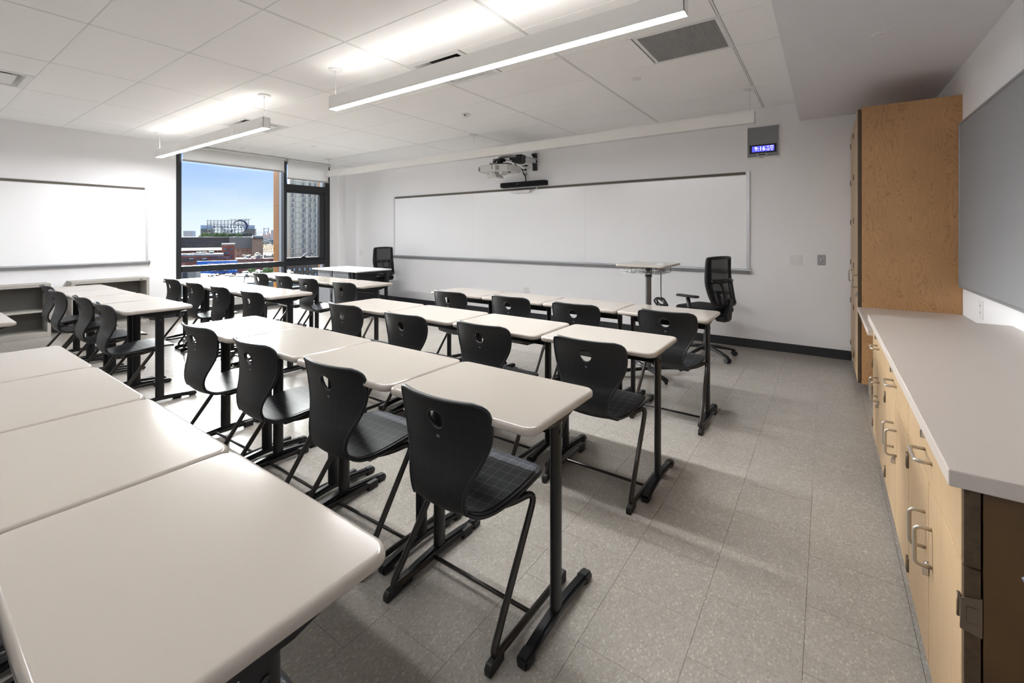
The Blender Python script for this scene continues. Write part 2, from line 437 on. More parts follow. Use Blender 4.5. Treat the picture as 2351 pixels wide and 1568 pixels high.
m_winlit = mat('far_blind', (196,206,204), .5)
m_blue = mat('billboard_blue', (42,120,215), .6)
m_navy = mat('sign_navy', (20,30,80), .6)
m_signst = mat('sign_steel', (120,118,116), .6)
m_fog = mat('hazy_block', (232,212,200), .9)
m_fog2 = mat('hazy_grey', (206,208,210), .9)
m_glassb = mat('glass_block', (150,170,190), .3)
m_green = mat('foliage', (104,126,70), .9, noise=3, vary=.35)
m_ground = mat_brick('city_ground', (60,59,56), (84,82,78), (0,0,0), .25)
m_tower = mat_brick('tower_panel', (255,240,208), (255,244,216), (0,0,0), .4)
m_towerd = mat('tower_reveal', (196,188,172), .8)
m_truss = mat('bridge_steel', (228,204,164), .8)

# ------------------------------------------------------------------ room shell
XL, XR, YF, YB, ZC = -8.67, .84, 5.965, -2.2, 2.826
ZS, XS = 2.617, -.245
T = .2
WY0, WY1, WZ0, WZ1 = 2.80, 5.555, .24, 2.80
b = B()
box(b, XL-T, XL, YB-T, WY0, 0, ZC+.2); box(b, XL-T, XL, WY1, YF+.3, 0, ZC+.2)
box(b, XL-T, XL, WY0, WY1, 0, WZ0-.0); box(b, XL-T, XL, WY0, WY1, WZ1, ZC+.2)
struct('wall_left', b, m_wall)
b = B(); box(b, -7.60, XR+T, YF, YF+T, 0, ZC+.2); box(b, XL, -7.60, YF+.06, YF+T, 0, ZC+.2)
struct('wall_front', b, m_wall)
struct('column', bx(XL, -8.40, 5.75, YF+.06, 0, ZC+.1), m_wall)
struct('wall_right', bx(XR, XR+T, YB-T, YF+T, 0, ZC+.2), m_wall)
struct('wall_back', bx(XL-T, XR+T, YB-T, YB, 0, ZC+.2), m_wall)
b = B(); box(b, XS, XR, YB, YF, ZS, ZC+.1); struct('soffit', b, m_soffit)

# baseboards
struct('baseboard_front', bx(-7.60, XR-.62, YF-.012, YF, 0, .1, bev=.004), m_base)
b = B(); box(b, XL, XL+.012, YB, WY0-.0, 0, .1, bev=.004); box(b, XL, XL+.012, 5.555, 5.75, 0, .1, bev=.004)
struct('baseboard_left', b, m_base)
struct('baseboard_column', bx(XL+.012, -8.40, 5.738, 5.75, 0, .1, bev=.004), m_base)
struct('baseboard_recess', bx(-8.40, -7.60, YF+.048, YF+.06, 0, .1, bev=.004), m_base)
struct('baseboard_back', bx(XL+.012, XR, YB, YB+.012, 0, .1, bev=.004), m_base)

# floor: staggered vinyl tiles over a subfloor
fl = structe('floor')
obj('subfloor', bx(XL-.05, XR+.05, YB, YF+.1, -.12, -.0035), m_sub, fl)
TP = .3048; tiles = []
k0 = math.floor((XL-.25)/TP)-1
for k in range(-34, 4):
    x1 = .245+k*TP+TP; x0 = x1-TP
    if x1 < XL or x0 > XR: continue
    off = 1.633 if k % 2 else 1.785
    for j in range(-16, 17):
        y0 = off+j*TP; y1 = y0+TP
        if y1 < YB or y0 > YF: continue
        tiles.append((max(x0, XL), min(x1, XR), max(y0, YB), min(y1, YF)))
def vis(t):
    cx_, cy_ = (t[0]+t[1])/2, (t[2]+t[3])/2
    s, c = math.sin(R(YAW)), math.cos(R(YAW)); d = -s*cx_+c*cy_
    if d < .3: return 99
    px = CX+F*(c*cx_+s*cy_)/d; py = CY+F*H/d
    if not (-40 < px < 2391 and py < 1640): return 50+d
    if cx_ > .3: return 40
    return d
tiles.sort(key=vis)
tm = {}
rest = B()
gp = .0006
for i, (x0, x1, y0, y1) in enumerate(tiles):
    if i < 300:
        key = (round(x1-x0, 3), round(y1-y0, 3))
        if key not in tm:
            hx, hy = (x1-x0)/2-gp, (y1-y0)/2-gp
            o = obj('floor_tile', bx(-hx, hx, -hy, hy, -.003, 0), m_floor, fl); tm[key] = o
        else:
            o = tm[key].copy(); C.objects.link(o); o.parent = fl
        o.location = ((x0+x1)/2, (y0+y1)/2, random.uniform(-.0001, .0001))
    else: box(rest, x0+gp, x1-gp, y0+gp, y1-gp, -.003, 0)
o = obj('floor_tile_field', rest, m_floor, fl); o['kind'] = 'stuff'

# ceiling: lay-in tiles and runners
ce = structe('ceiling', (0, 0, 0))
obj('ceiling_slab', bx(XL-T, XS+.02, YB-T, YF+T, ZC+.12, ZC+.2), m_plenum, ce)
gx = [XL]+[-.60-1.22*i for i in range(6, -1, -1)]+[XS]
gx = [XL, -7.92, -6.70, -5.48, -4.26, -3.04, -1.82, -.60, XS]
gy = [YB]+[.245+.61*i for i in range(-4, 10)]+[YF+.06]
gy = [YB]+[y for y in gy[1:-1] if y > YB+.05]+[YF+.06]
holes = {(-3.04, 2.685): 'd', (-6.70, 2.685): 'd', (-6.70, .245): 'd', (-1.82, 3.295): 'g'}
dif = []; gri = []
ct = {}
def ctile(x0, x1, y0, y1):
    key = (round(x1-x0, 3), round(y1-y0, 3))
    if key not in ct:
        hx, hy = (x1-x0)/2-.0105, (y1-y0)/2-.004
        o = obj('ceiling_tile', bx(-hx, hx, -hy, hy, 0, .016, bev=.0015, seg=1), m_ctile, ce); ct[key] = o
    else:
        o = ct[key].copy(); C.objects.link(o); o.parent = ce
    o.location = ((x0+x1)/2, (y0+y1)/2, ZC+random.uniform(-.0004, .0004))
for i in range(len(gx)-1):
    for j in range(len(gy)-1):
        x0, x1, y0, y1 = gx[i], gx[i+1], gy[j], gy[j+1]
        hk = next((v for (a, c), v in holes.items() if abs(a-x0) < .02 and abs(c-y0) < .02), None)
        if hk == 'd': dif.append((x0, x0+.61, y0, y1)); ctile(x0+.61, x1, y0, y1)
        elif hk == 'g': gri.append((x1-.61, x1, y0, y1)); ctile(x0, x1-.61, y0, y1)
        else: ctile(x0, x1, y0, y1)
for x in gx[1:-1]:
    b = B(); box(b, x-.0062, x+.0062, YB, YF+.05, ZC+.001, ZC+.012); obj('main_runner', b, m_grid, ce)
for y in gy[1:-1]:
    b = B(); box(b, XL, XS, y-.012, y+.012, ZC+.0045, ZC+.0068); obj('cross_runner', b, m_grid, ce)
b = B(); box(b, XL, XL+.02, YB, YF, ZC+.002, ZC+.006); box(b, -7.6, XS, YF-.02, YF, ZC+.002, ZC+.006)
obj('wall_angle', b, m_grid, ce)

# ------------------------------------------------------------------ window_1 on the left wall
wn = structe('window_1', (XL, 4.2, 0)); OFF[wn.name] = Vector((XL, 4.2, 0))
fx0, fx1 = XL-.13, XL+.0
def fr(name, *a, **k): return obj(name, bx(*a, **k), m_frame, wn)
fr('window_jamb', fx0, fx1+.004, WY0, 2.875, WZ0, WZ1, bev=.004)
fr('window_jamb', XL-.076, fx1+.004, 5.44, WY1, WZ0, WZ1, bev=.004)
fr('window_mullion', XL-.076, fx1+.03, 4.555, 4.615, WZ0, WZ1, bev=.004)
fr('window_head', fx0, fx1, 2.875, 5.44, WZ1-.06, WZ1)
fr('window_bottom_rail', fx0, fx1, 2.875, 5.44, WZ0, WZ0+.05, bev=.004)
fr('window_transom', fx0, fx1+.035, 2.875, 4.555, .715, .815, bev=.006)
fr('window_transom', fx0, fx1+.02, 4.615, 5.44, 2.215, 2.335, bev=.006)
fr('window_transom', fx0, fx1+.02, 4.615, 5.44, .715, .815, bev=.006)
sash = B()
box(sash, XL-.10, XL-.02, 4.615, 4.64, .815, 2.215, bev=.003); box(sash, XL-.10, XL-.01, 5.33, 5.44, .815, 2.215, bev=.006)
box(sash, XL-.10, XL-.02, 4.64, 5.33, 2.17, 2.215); box(sash, XL-.10, XL-.01, 4.64, 5.33, .815, .875, bev=.004)
sa = obj('window_sash', sash, m_frame, wn)
b = B(); cyl(b, (XL-.005, 4.93, .88), (XL-.005, 5.01, .88), .018, seg=10)
tube(b, smoothpath([(XL-.0, 4.95, .885), (XL+.015, 4.98, .93), (XL+.02, 5.04, .955), (XL+.02, 5.12, .95), (XL+.02, 5.17, .935)], 5), .008, 6)
obj('window_handle', b, m_blk, sa, True, 'curved black sash handle')
for (y0, y1, z0, z1, x) in ((2.875, 4.555, .815, WZ1-.06, -.07), (2.875, 4.555, WZ0+.05, .715, -.07), (4.615, 5.44, 2.335, WZ1-.06, -.07),
                            (4.64, 5.33, .875, 2.17, -.06), (4.615, 5.44, WZ0+.05, .715, -.07)):
    obj('window_pane', bx(XL+x-.003, XL+x+.003, y0, y1, z0, z1), m_glass, wn)
# outside fins seen through the glass
b = B(); box(b, XL-.155, XL-.135, 4.50, 4.60, -.5, 3.2); box(b, XL-.15, XL-.04-.09, 4.56, 4.60, -.5, 3.2)
obj('window_fin', bx(-8.835, XL-.078, 4.56, 4.60, -.5, 3.2), m_greyfin, wn)
obj('window_fin', bx(-9.05, -8.845, 4.56, 4.60, -.5, 3.2), m_gold, wn)
obj('window_fin', bx(-8.86, XL-.078, 5.44, 5.48, -.5, 3.2), m_greyfin, wn)
obj('window_fin', bx(-8.92, -8.862, 5.44, 5.48, -.5, 3.2), m_gold, wn)
b.free()
obj('window_sill', bx(XL-.0, XL+.16, WY0, WY1, WZ0-.02, WZ0+.0, bev=.004), m_offw, wn)
obj('window_curb', bx(XL, XL+.14, WY0, WY1, .1, WZ0-.02), m_offw, wn)
obj('curb_base', bx(XL, XL+.15, WY0, WY1, 0, .1, bev=.003), m_base, wn)
b.free() if b.is_valid else None
b = B(); box(b, XL, XL+.008, 5.556, 5.60, WZ0, ZC-.005); obj('window_casing', b, m_white, wn)

# roller shades
def shade(y0, y1, zb, label):
    s = thing('roller_shade', label, 'window shade', (XL+.05, (y0+y1)/2, 2.7), 0, 'roller shades at the window', True)
    obj('fabric', bx(XL+.048, XL+.050, y0+.01, y1-.01, zb+.02, ZC-.03), m_shade, s)
    obj('bottom_bar', bx(XL+.042, XL+.056, y0, y1, zb, zb+.028, bev=.004), m_bar, s)
    b = B(); cyl(b, (XL+.075, y0, ZC-.03), (XL+.075, y1, ZC-.03), .022, seg=14); obj('roller_tube', b, m_offw, s, True, auto=40)
    for y in (y0-.006, y1+.002):
        obj('side_bracket', bx(XL+.032, XL+.1, y, y+.004, ZC-.065, ZC-.002), m_offw, s)
shade(2.87, 4.56, 2.545, 'wide white roller shade over the large fixed pane')
shade(4.61, 5.50, 2.425, 'narrow white roller shade over the opening sash')

# ------------------------------------------------------------------ whiteboards, tack board
def whiteboard(name, label, axis, a0, a1, z0, z1, face, sgn, seams, pcount_clip=True):
    """axis 'x': board along X on the front wall (face = Y); axis 'y': along Y on the left wall (face = X)"""
    loc = ((a0+a1)/2, face, z0) if axis == 'x' else (face, (a0+a1)/2, z0)
    t = thing(name, label, 'whiteboard', loc, 0, None, True)
    def bb(u0, u1, d0, d1, z_0, z_1, **k):
        lo, hi = sorted((face+sgn*d0, face+sgn*d1))
        return bx(u0, u1, lo, hi, z_0, z_1, **k) if axis == 'x' else bx(lo, hi, u0, u1, z_0, z_1, **k)
    cuts = [a0+.03]+seams+[a1-.03]
    for u, v in zip(cuts, cuts[1:]):
        obj('writing_panel', bb(u+.0012, v-.0012, .0, .012, z0+.05, z1-.05), m_wb, t)
    for u, v in ((a0, a0+.035), (a1-.035, a1)):
        obj('frame_side', bb(u, v, 0, .02, z0+.03, z1, bev=.003), m_alu, t)
    obj('frame_top', bb(a0+.035, a1-.035, 0, .016, z1-.05, z1, bev=.002), m_alu, t)
    obj('map_rail', bb(a0+.045, a1-.045, .016, .020, z1-.042, z1-.010), m_cork, t)
    # tray: sloped section
    b = B(); pr = [(0, z0+.055), (.02, z0+.055), (.065, z0+.045), (.07, z0+.05), (.072, z0+.04), (.03, z0+.0), (0, z0)]
    pr = [(face+sgn*p[0], p[1]) for p in pr]
    prism(b, pr, 'x' if axis == 'x' else 'y', a0-.01, a1+.01)
    obj('marker_tray', b, m_alud, t)
    for u in (a0-.014, a1+.008):
        b = B(); prism(b, [(face+sgn*p[0], p[1]) for p in ((0, z0+.062), (.02, z0+.06), (.078, z0+.054), (.078, z0+.036), (.032, z0-.005), (0, z0-.005))], 'x' if axis == 'x' else 'y', u, u+.006)
        obj('tray_end_cap', b, m_alu, t)
    return t
whiteboard('whiteboard', 'long three-panel whiteboard with cork map rail on the front wall', 'x', -7.09, -.741, .875, 2.095, YF, -1, [-5.01, -2.88])
whiteboard('whiteboard', 'shorter whiteboard on the left wall beside the window', 'y', -1.23, 2.43, .875, 2.075, XL, 1, [.6])
t = thing('tack_board', 'large grey fabric tack board on right wall above the counter', 'bulletin board', (XR, 2.6, .95), 0, None, True)
obj('fabric_panel', bx(XR-.022, XR, .7, 4.66, .96, 2.16), m_tack, t)
for a in ((.70, 4.675, 2.16, 2.175), (.70, 4.675, .945, .96)): obj('frame_rail', bx(XR-.028, XR, a[0], a[1], a[2], a[3], bev=.002), m_alud, t)
obj('frame_stile', bx(XR-.028, XR, 4.66, 4.675, .96, 2.16, bev=.002), m_alud, t)
obj('frame_stile', bx(XR-.028, XR, .685, .70, .945, 2.175, bev=.002), m_alud, t)

# ------------------------------------------------------------------ student desk
DW, DD, DP = .662, .455, .667
def make_desk():
    t = thing('student_desk', 'x', 'desk')
    obj('tabletop', slab(B(), -DW/2, DW/2, 0, DD, .729, .757, .042, .012), m_desk, t)
    for s in (-1, 1):
        x = s*(DW/2-.052)
        b = B(); cyl(b, (x, .235, .045), (x, .235, .716), .03, seg=20, sx=.55, sy=1.0)
        lg = obj('leg', b, m_leg, t, True, auto=40)
        # arched foot
        b = B(); prism(b, [(.05, .006), (.05, .036), (.12, .046), (.235, .056), (.35, .046), (.455, .034), (.455, .006), (.35, .016), (.235, .022), (.12, .016)], 'x', x-.0195, x+.0195)
        bmesh.ops.bevel(b, geom=[e_ for e_ in b.edges if abs(e_.verts[0].co.x-e_.verts[1].co.x) < 1e-5], offset=.009, segments=2, affect='EDGES')
        ft = obj('foot', b, m_leg, lg, True, auto=40)
        for y0_, y1_, za, zb_ in ((.018, .075, .034, .041), (.43, .487, .038, .031)):
            b = B(); prism(b, [(y0_, 0), (y1_, 0), (y1_, zb_), (y0_, za)], 'x', x-.0215, x+.0215)
            bmesh.ops.bevel(b, geom=b.edges[:], offset=.008, segments=2, affect='EDGES'); obj('foot_cap', b, m_rub, lg, True, auto=40)
        b = B(); prism(b, [(.05, .728), (.41, .728), (.41, .722), (.28, .690), (.19, .690), (.05, .722)], 'x', x-.016, x+.016)
        obj('support_arm', b, m_leg, t)
        b = B(); cyl(b, (x+s*.016, .235, .66), (x+s*.0185, .235, .66), .008, seg=10); obj('bolt', b, m_blks, lg, True)
    obj('crossbeam', bx(-(DW/2-.058), DW/2-.058, .222, .248, .648, .698, bev=.004), m_leg, t)
    obj('top_rail', bx(-(DW/2-.1), DW/2-.1, .30, .325, .705, .728, bev=.003), m_leg, t)
    return t

# ------------------------------------------------------------------ student chair
PROF = [  # y, z, half width, side lift
 (0.000,.800,.195,.050),(.012,.775,.200,.048),(.024,.742,.203,.044),(.035,.705,.202,.040),(.043,.660,.193,.036),(.046,.618,.176,.032),
 (.042,.578,.157,.028),(.032,.540,.139,.026),(.024,.500,.125,.026),(.026,.460,.119,.028),(.044,.420,.125,.028),(.085,.396,.144,.022),
 (.14,.394,.166,.016),(.20,.402,.180,.012),(.27,.412,.188,.009),(.335,.420,.188,.006),(.395,.423,.181,.003),(.435,.420,.168,.001),(.46,.411,.154,0),(.476,.398,.138,0)]
def catm(rows, n):
    P = [Vector((*r[:3], )) for r in rows]; o_ = []
    Q = [r[3] for r in rows]
    sp = smoothpath(P, n); q2 = []
    for i in range(len(Q)-1):
        for k in range(n): q2.append(Q[i]+(Q[i+1]-Q[i])*k/n)
    q2.append(Q[-1])
    return sp, q2
def make_chair():
    t = thing('student_chair', 'x', 'chair')
    sp, lift = catm(PROF, 8)
    # arc-length resample
    S = [0]
    for a, c in zip(sp, sp[1:]): S.append(S[-1]+math.hypot(c.x-a.x, c.y-a.y))
    tot = S[-1]; NR = 84
    rows = []
    for i in range(NR+1):
        s = tot*i/NR; k = 0
        while k < len(S)-2 and S[k+1] < s: k += 1
        f = (s-S[k])/(S[k+1]-S[k]); p = sp[k].lerp(sp[k+1], f); rows.append([s, p.x, p.y, p.z, lift[k]+(lift[k+1]-lift[k])*f])
    for r in rows:                       # round the top and front corners
        for d, rad in ((r[0], .038), (tot-r[0], .07)):
            if d < rad: r[3] -= rad*(1-math.sqrt(max(0, 1-((rad-d)/rad)**2)))
    def nrm(i):
        a = rows[max(i-1, 0)]; c = rows[min(i+1, NR)]
        dy, dz = c[1]-a[1], c[2]-a[2]; l = math.hypot(dy, dz); return (-dz/l, dy/l)
    Nn = [nrm(i) for i in range(NR+1)]
    def surf(s, x, off=0):
        f = max(0, min(NR-1e-6, s/tot*NR)); i = int(f); f -= i
        a, c = rows[i], rows[i+1]
        hw = a[3]+(c[3]-a[3])*f; y = a[1]+(c[1]-a[1])*f; z = a[2]+(c[2]-a[2])*f; lf = a[4]+(c[4]-a[4])*f
        ny = Nn[i][0]+(Nn[i+1][0]-Nn[i][0])*f; nz = Nn[i][1]+(Nn[i+1][1]-Nn[i][1])*f
        q = lf*(x/.2)**2*(1.0 if s < .45 else 1.0)+off
        if s < .42: return Vector((x, y+q*1.0 if nz < .5 else y+q*ny, z+(0 if nz < .5 else q*nz)))
        return Vector((x, y+q*ny, z+q*nz))
    NC = 16
    bm = B(); uvl = bm.loops.layers.uv.new('UVMap'); UV = {}
    V = {}
    hc, hr = .085, .037
    i0 = round((hc-.05)/tot*NR); i1 = round((hc+.052)/tot*NR); j0, j1 = 5, 11
    def mk(s, x):
        v = bm.verts.new(surf(s, x)); UV[v] = (x, s); return v
    for i in range(NR+1):
        for j in range(NC+1):
            if i0 < i < i1 and j0 < j < j1: continue
            V[i, j] = mk(rows[i][0], rows[i][3]*(2*j/NC-1))
    for i in range(NR):
        for j in range(NC):
            if i0 <= i < i1 and j0 <= j < j1: continue
            bm.faces.new((V[i, j], V[i, j+1], V[i+1, j+1], V[i+1, j]))
    loop = [(i0, j) for j in range(j0, j1)]+[(i, j1) for i in range(i0, i1)]+[(i1, j) for j in range(j1, j0, -1)]+[(i, j0) for i in range(i1, i0, -1)]
    outer = [V[k] for k in loop]; mid = []; inn = []
    for v in outer:
        x, s = UV[v]; d = Vector((x, s-hc)); u = d.normalized()
        mid.append(mk(hc+(u.y*hr+d.y)/2, (u.x*hr+d.x)/2)); inn.append(mk(hc+u.y*hr, u.x*hr))
    for A, Bq in ((outer, mid), (mid, inn)):
        for k in range(len(A)):
            bm.faces.new((A[k], Bq[k], Bq[(k+1) % len(A)], A[(k+1) % len(A)]))
    bmesh.ops.recalc_face_normals(bm, faces=bm.faces)
    for f in bm.faces:
        f.smooth = True
        for l in f.loops: l[uvl].uv = UV[l.vert]
    bmesh.ops.solidify(bm, geom=bm.faces[:], thickness=-.013)
    # rim bead round the outline and round the hand hole
    edge = [surf(rows[0][0], rows[0][3]*(2*j/NC-1), .004) for j in range(NC+1)]
    edge += [surf(rows[i][0], rows[i][3], .004) for i in range(1, NR+1)]
    edge += [surf(rows[NR][0], rows[NR][3]*(1-2*j/NC), .004) for j in range(1, NC+1)]
    edge += [surf(rows[i][0], -rows[i][3], .004) for i in range(NR-1, 0, -1)]
    sh = obj('seat_shell', bm, m_shell, t, True, auto=60)
    b = B(); tube(b, edge, .0072, 8, closed=True); obj('rim', b, m_rim, sh, True)
    b = B(); tube(b, [surf(hc+math.sin(a)*hr, math.cos(a)*hr, .004) for a in [2*math.pi*k/28 for k in range(28)]], .0055, 8, closed=True)
    obj('hand_hole_rim', b, m_rim, sh, True)
    # upholstery-like textured seat surface, slightly proud inside the rim
    bm = B(); uvl = bm.loops.layers.uv.new('UVMap'); UV = {}; V = {}
    r0 = next(i for i, r in enumerate(rows) if r[0] > .425)
    for i in range(r0, NR-1):
        for j in range(NC+1):
            hw = rows[i][3]-.017
            if i-r0 < 4: hw *= [.55, .78, .9, .97][i-r0]
            x = hw*(2*j/NC-1); s = rows[i][0]
            v = bm.verts.new(surf(s, x, .0150)); UV[v] = (x, s); V[i, j] = v
    for i in range(r0, NR-2):
        for j in range(NC):
            f = bm.faces.new((V[i, j], V[i, j+1], V[i+1, j+1], V[i+1, j])); f.smooth = True
    bmesh.ops.recalc_face_normals(bm, faces=bm.faces)
    for f in bm.faces:
        for l in f.loops: l[uvl].uv = UV[l.vert]
    obj('seat_surface', bm, m_pad, sh, True, 'charcoal seat surface with a pale grid')
    # maker's mark under the hole on the rear face
    b = text_bm('VS', .0125, .0006)
    bmesh.ops.rotate(b, cent=(0,0,0), matrix=Matrix.Rotation(R(90), 3, 'X'), verts=b.verts)
    p = surf(.148, 0)
    bmesh.ops.translate(b, vec=(0, p.y-.0013, p.z), verts=b.verts)
    obj('mark', b, m_mark, sh)
    # bracket under the seat
    b = B(); box(b, -.13, .13, .15, .21, .372, .396, bev=.006); box(b, -.17, .17, .30, .335, .392, .416, bev=.006)
    obj('seat_bracket', b, m_blk, t)
    for s in (-1, 1):
        pts = [(s*.10, .17, .383), (s*.165, .235, .392), (s*.218, .318, .420), (s*.236, .030, .030), (s*.238, .475, .026)]
        b = B(); tube(b, fillet(pts, .05, 7), .012, 10)
        lg = obj('leg', b, m_tubem, t, True)
        b = B(); prism(b, [(.012, 0), (.085, .006), (.085, .036), (.05, .04), (.02, .036), (.010, .02)], 'x', s*.237-.013, s*.237+.013)
        bmesh.ops.bevel(b, geom=b.edges[:], offset=.003, segments=1, affect='EDGES'); obj('glide', b, m_rub, lg)
        b = B(); box(b, s*.238-.013, s*.238+.013, .430, .490, 0, .040, bev=.005); obj('glide', b, m_rub, lg)
    b = B(); cyl(b, (-.236, .255, .030), (.236, .255, .030), .0075, seg=10); obj('crossbar', b, m_tubem, t, True)
    return t
desk0 = make_desk(); chair0 = make_chair(); used = [False, False]
POS = ['rightmost', 'second from right', 'third from right', 'leftmost']
def place(which, loc, label, group, cat):
    src = desk0 if which == 0 else chair0
    if not used[which]:
        used[which] = True; src.location = loc; src['label'] = label; src['group'] = group; return src
    return dup(src, loc, 0, label, group)
# rows: x of the right edge, y of desk front, name, chairs, pitch
ROWS = [(-.715, 1.125, 'third row of the right block', [(-.03, -.075), (.0, -.075), (.0, -.085), (-.01, -.085)], .667),
        (-.690, 2.185, 'second row of the right block', [(.01, -.13), (-.01, -.135), (.02, -.175), (0, -.16)], .680),
        (-.655, 3.255, 'front row of the right block', [(.06, -.11), (.04, -.17), (.06, -.14), (.07, -.20)], .668),
        (-.665, .105, 'nearest row at lower left', [(0, -.09), (0, -.09), (0, -.09), (0, -.09)], .667),
        (-4.290, 1.050, 'rear row of the left block', [(.0, -.085), (.0, -.08), (-.08, -.11), (-.10, -.07)], .674),
        (-4.230, 2.080, 'middle row of the left block', [(.10, -.10), (.08, -.10), (.12, -.10), (.11, -.09)], .676),
        (-4.250, 3.120, 'front row of the left block', [(.12, -.15), (.02, -.13), (.10, -.12), (.12, -.10)], .676)]
for xr, yf, nm, ch, pitch in ROWS:
    blk = 'right' if 'left block' not in nm else 'left'
    for i in range(4):
        xc = xr-pitch*i-DW/2
        jy = random.uniform(-.008, .008)
        place(0, (xc, yf+jy, 0), '%s beige-topped black desk in the %s' % (POS[i], nm), 'student desks in rows', 'desk')
        dx, dy = ch[i]
        if True:
            c = place(1, (xc+dx, yf+dy, 0), '%s black shell chair in the %s' % (POS[i], nm), 'student chairs tucked under the desks', 'chair')
            c.rotation_euler = (0, 0, R(random.uniform(-1.5, 1.5)))
dup(desk0, (-4.43-DW/2, .085, 0), 0, 'beige desk whose corner alone shows at the left frame edge', 'student desks in rows')

# ------------------------------------------------------------------ base cabinets, counters, tall cabinet
CF = .24  # door face
def handle(bm, p, q, out=.036, r=.0052):
    p = Vector(p); q = Vector(q); o_ = Vector((-out, 0, 0))
    tube(bm, fillet([p, p+o_, q+o_, q], .014, 5), r, 8); return bm
def hinge(parent, y, z, x=CF):
    b = B(); box(b, x-.003, x+.001, y-.007, y+.007, z-.024, z+.024, bev=.001); cyl(b, (x-.004, y, z-.026), (x-.004, y, z+.026), .003, seg=8)
    obj('hinge', b, m_hinge, parent)
def lock(parent, y, z, x=CF):
    b = B(); cyl(b, (x, y, z), (x-.009, y, z), .009, seg=12); box(b, x-.014, x, y-.006, y+.006, z-.03, z-.008, bev=.002)
    obj('lock', b, m_chrome, parent)
UN = [(1.355, 2.118, 'nearest maple base cabinet with a shade-darkened end panel'), (2.122, 2.878, 'middle maple base cabinet of three under the counter'), (2.882, 3.598, 'farthest maple base cabinet under the raised counter')]
for n, (y0, y1, lab) in enumerate(UN):
    t = thing('base_cabinet', lab, 'cabinet', (XR-.3, (y0+y1)/2, 0), 0, 'base cabinets on the right wall', True)
    obj('body', bx(CF+.022, XR-.002, y0+(.002), y1-.001, .1, .800), m_maple if n else m_shadedply, t)
    obj('toe_kick', bx(CF+.085, XR-.002, y0+.002, y1-.001, 0, .1), m_dark, t)
    ym = (y0+y1)/2
    dr = obj('drawer', bx(CF, CF+.02, y0+.002, y1-.002, .633, .797, bev=.0015, seg=1), m_mapled, t)
    b = B(); handle(b, (CF, ym-.052, .705), (CF, ym+.052, .705)); obj('handle', b, m_steel, dr, True, 'steel pull')
    lock(dr, ym+.03, .775)
    for a, c, hy, hs in ((y0+.002, ym-.002, ym-.05, y0), (ym+.002, y1-.002, ym+.05, y1)):
        d = obj('door', bx(CF, CF+.02, a, c, .102, .628, bev=.0015, seg=1), m_mapled, t)
        b = B(); handle(b, (CF, hy, .415), (CF, hy, .52)); obj('handle', b, m_steel, d, True, 'steel pull')
        hinge(d, hs+(.006 if hs == y0 else -.006), .535); hinge(d, hs+(.006 if hs == y0 else -.006), .165)
        if hs == y0: lock(d, ym-.006, .395)
    if n == 0:
        obj('end_panel', bx(CF+.030, XR-.002, y0-.018, y0+.001, .0, .800), m_shadedply, t, label='maple end panel darkened by painted shade')
        b = B(); box(b, CF+.001, CF+.026, y0-.0175, y0+.0015, .635, .797); box(b, CF+.001, CF+.026, y0-.0175, y0+.0015, .102, .630)
        obj('edge_strip', b, m_edge, t)
        b = B(); prism(b, [(CF-.006, .50), (CF+.028, .492), (CF+.028, .575), (CF-.004, .565)], 'y', y0-.021, y0-.017)
        box(b, CF+.004, CF+.020, y0-.0235, y0-.020, .518, .552, bev=.002)
        obj('hinge_plate', b, m_hinge, t)
t = thing('countertop', 'raised pale quartz countertop on the three maple base cabinets', 'countertop', (.53, 2.45, .80), 0, None, True)
obj('slab', bx(.214, XR-.001, 1.322, 3.60, .802, .838, bev=.003), m_counter, t)
t = thing('countertop', 'lower pale quartz countertop between cabinets and tall wardrobe', 'countertop', (.53, 4.1, .70), 0, None, True)
obj('slab', bx(.214, XR-.001, 3.602, 4.698, .703, .738, bev=.003), m_counter, t)
obj('support_rail', bx(XR-.06, XR-.001, 3.602, 4.698, .62, .703), m_maple, t)
# tall cabinet
t = thing('tall_cabinet', 'tall maple wardrobe cabinet between lower counter and front wall', 'cabinet', (.53, 5.3, 0), 0, None, True)
obj('side_panel', bx(CF-.0, XR-.002, 4.70, 4.72, .1, 2.395), m_maple, t)
obj('body', bx(CF, XR-.002, 4.7205, YF-.014, .1, 2.39), m_maple, t)
obj('toe_kick', bx(CF+.08, XR-.002, 4.73, YF-.014, 0, .1), m_dark, t)
for a, c in ((4.702, 5.331), (5.335, YF-.016)):
    d = obj('door', bx(CF-.026, CF-.003, a, c, .102, 2.385, bev=.0015, seg=1), m_mapled, t)
    obj('door_edge', bx(CF-.0255, CF-.0035, a-.0012, a+.0002, .105, 2.38), m_edge, d)
    b = B(); handle(b, (CF-.026, a+.055, .895), (CF-.026, a+.055, 1.0)); obj('handle', b, m_steel, d, True, 'steel pull')
    for z in (.2, .65, 1.05, 1.47, 1.88, 2.27): hinge(d, c-.012, z, CF-.026)
    if a < 5: lock(d, a+.03, .85, CF-.026)

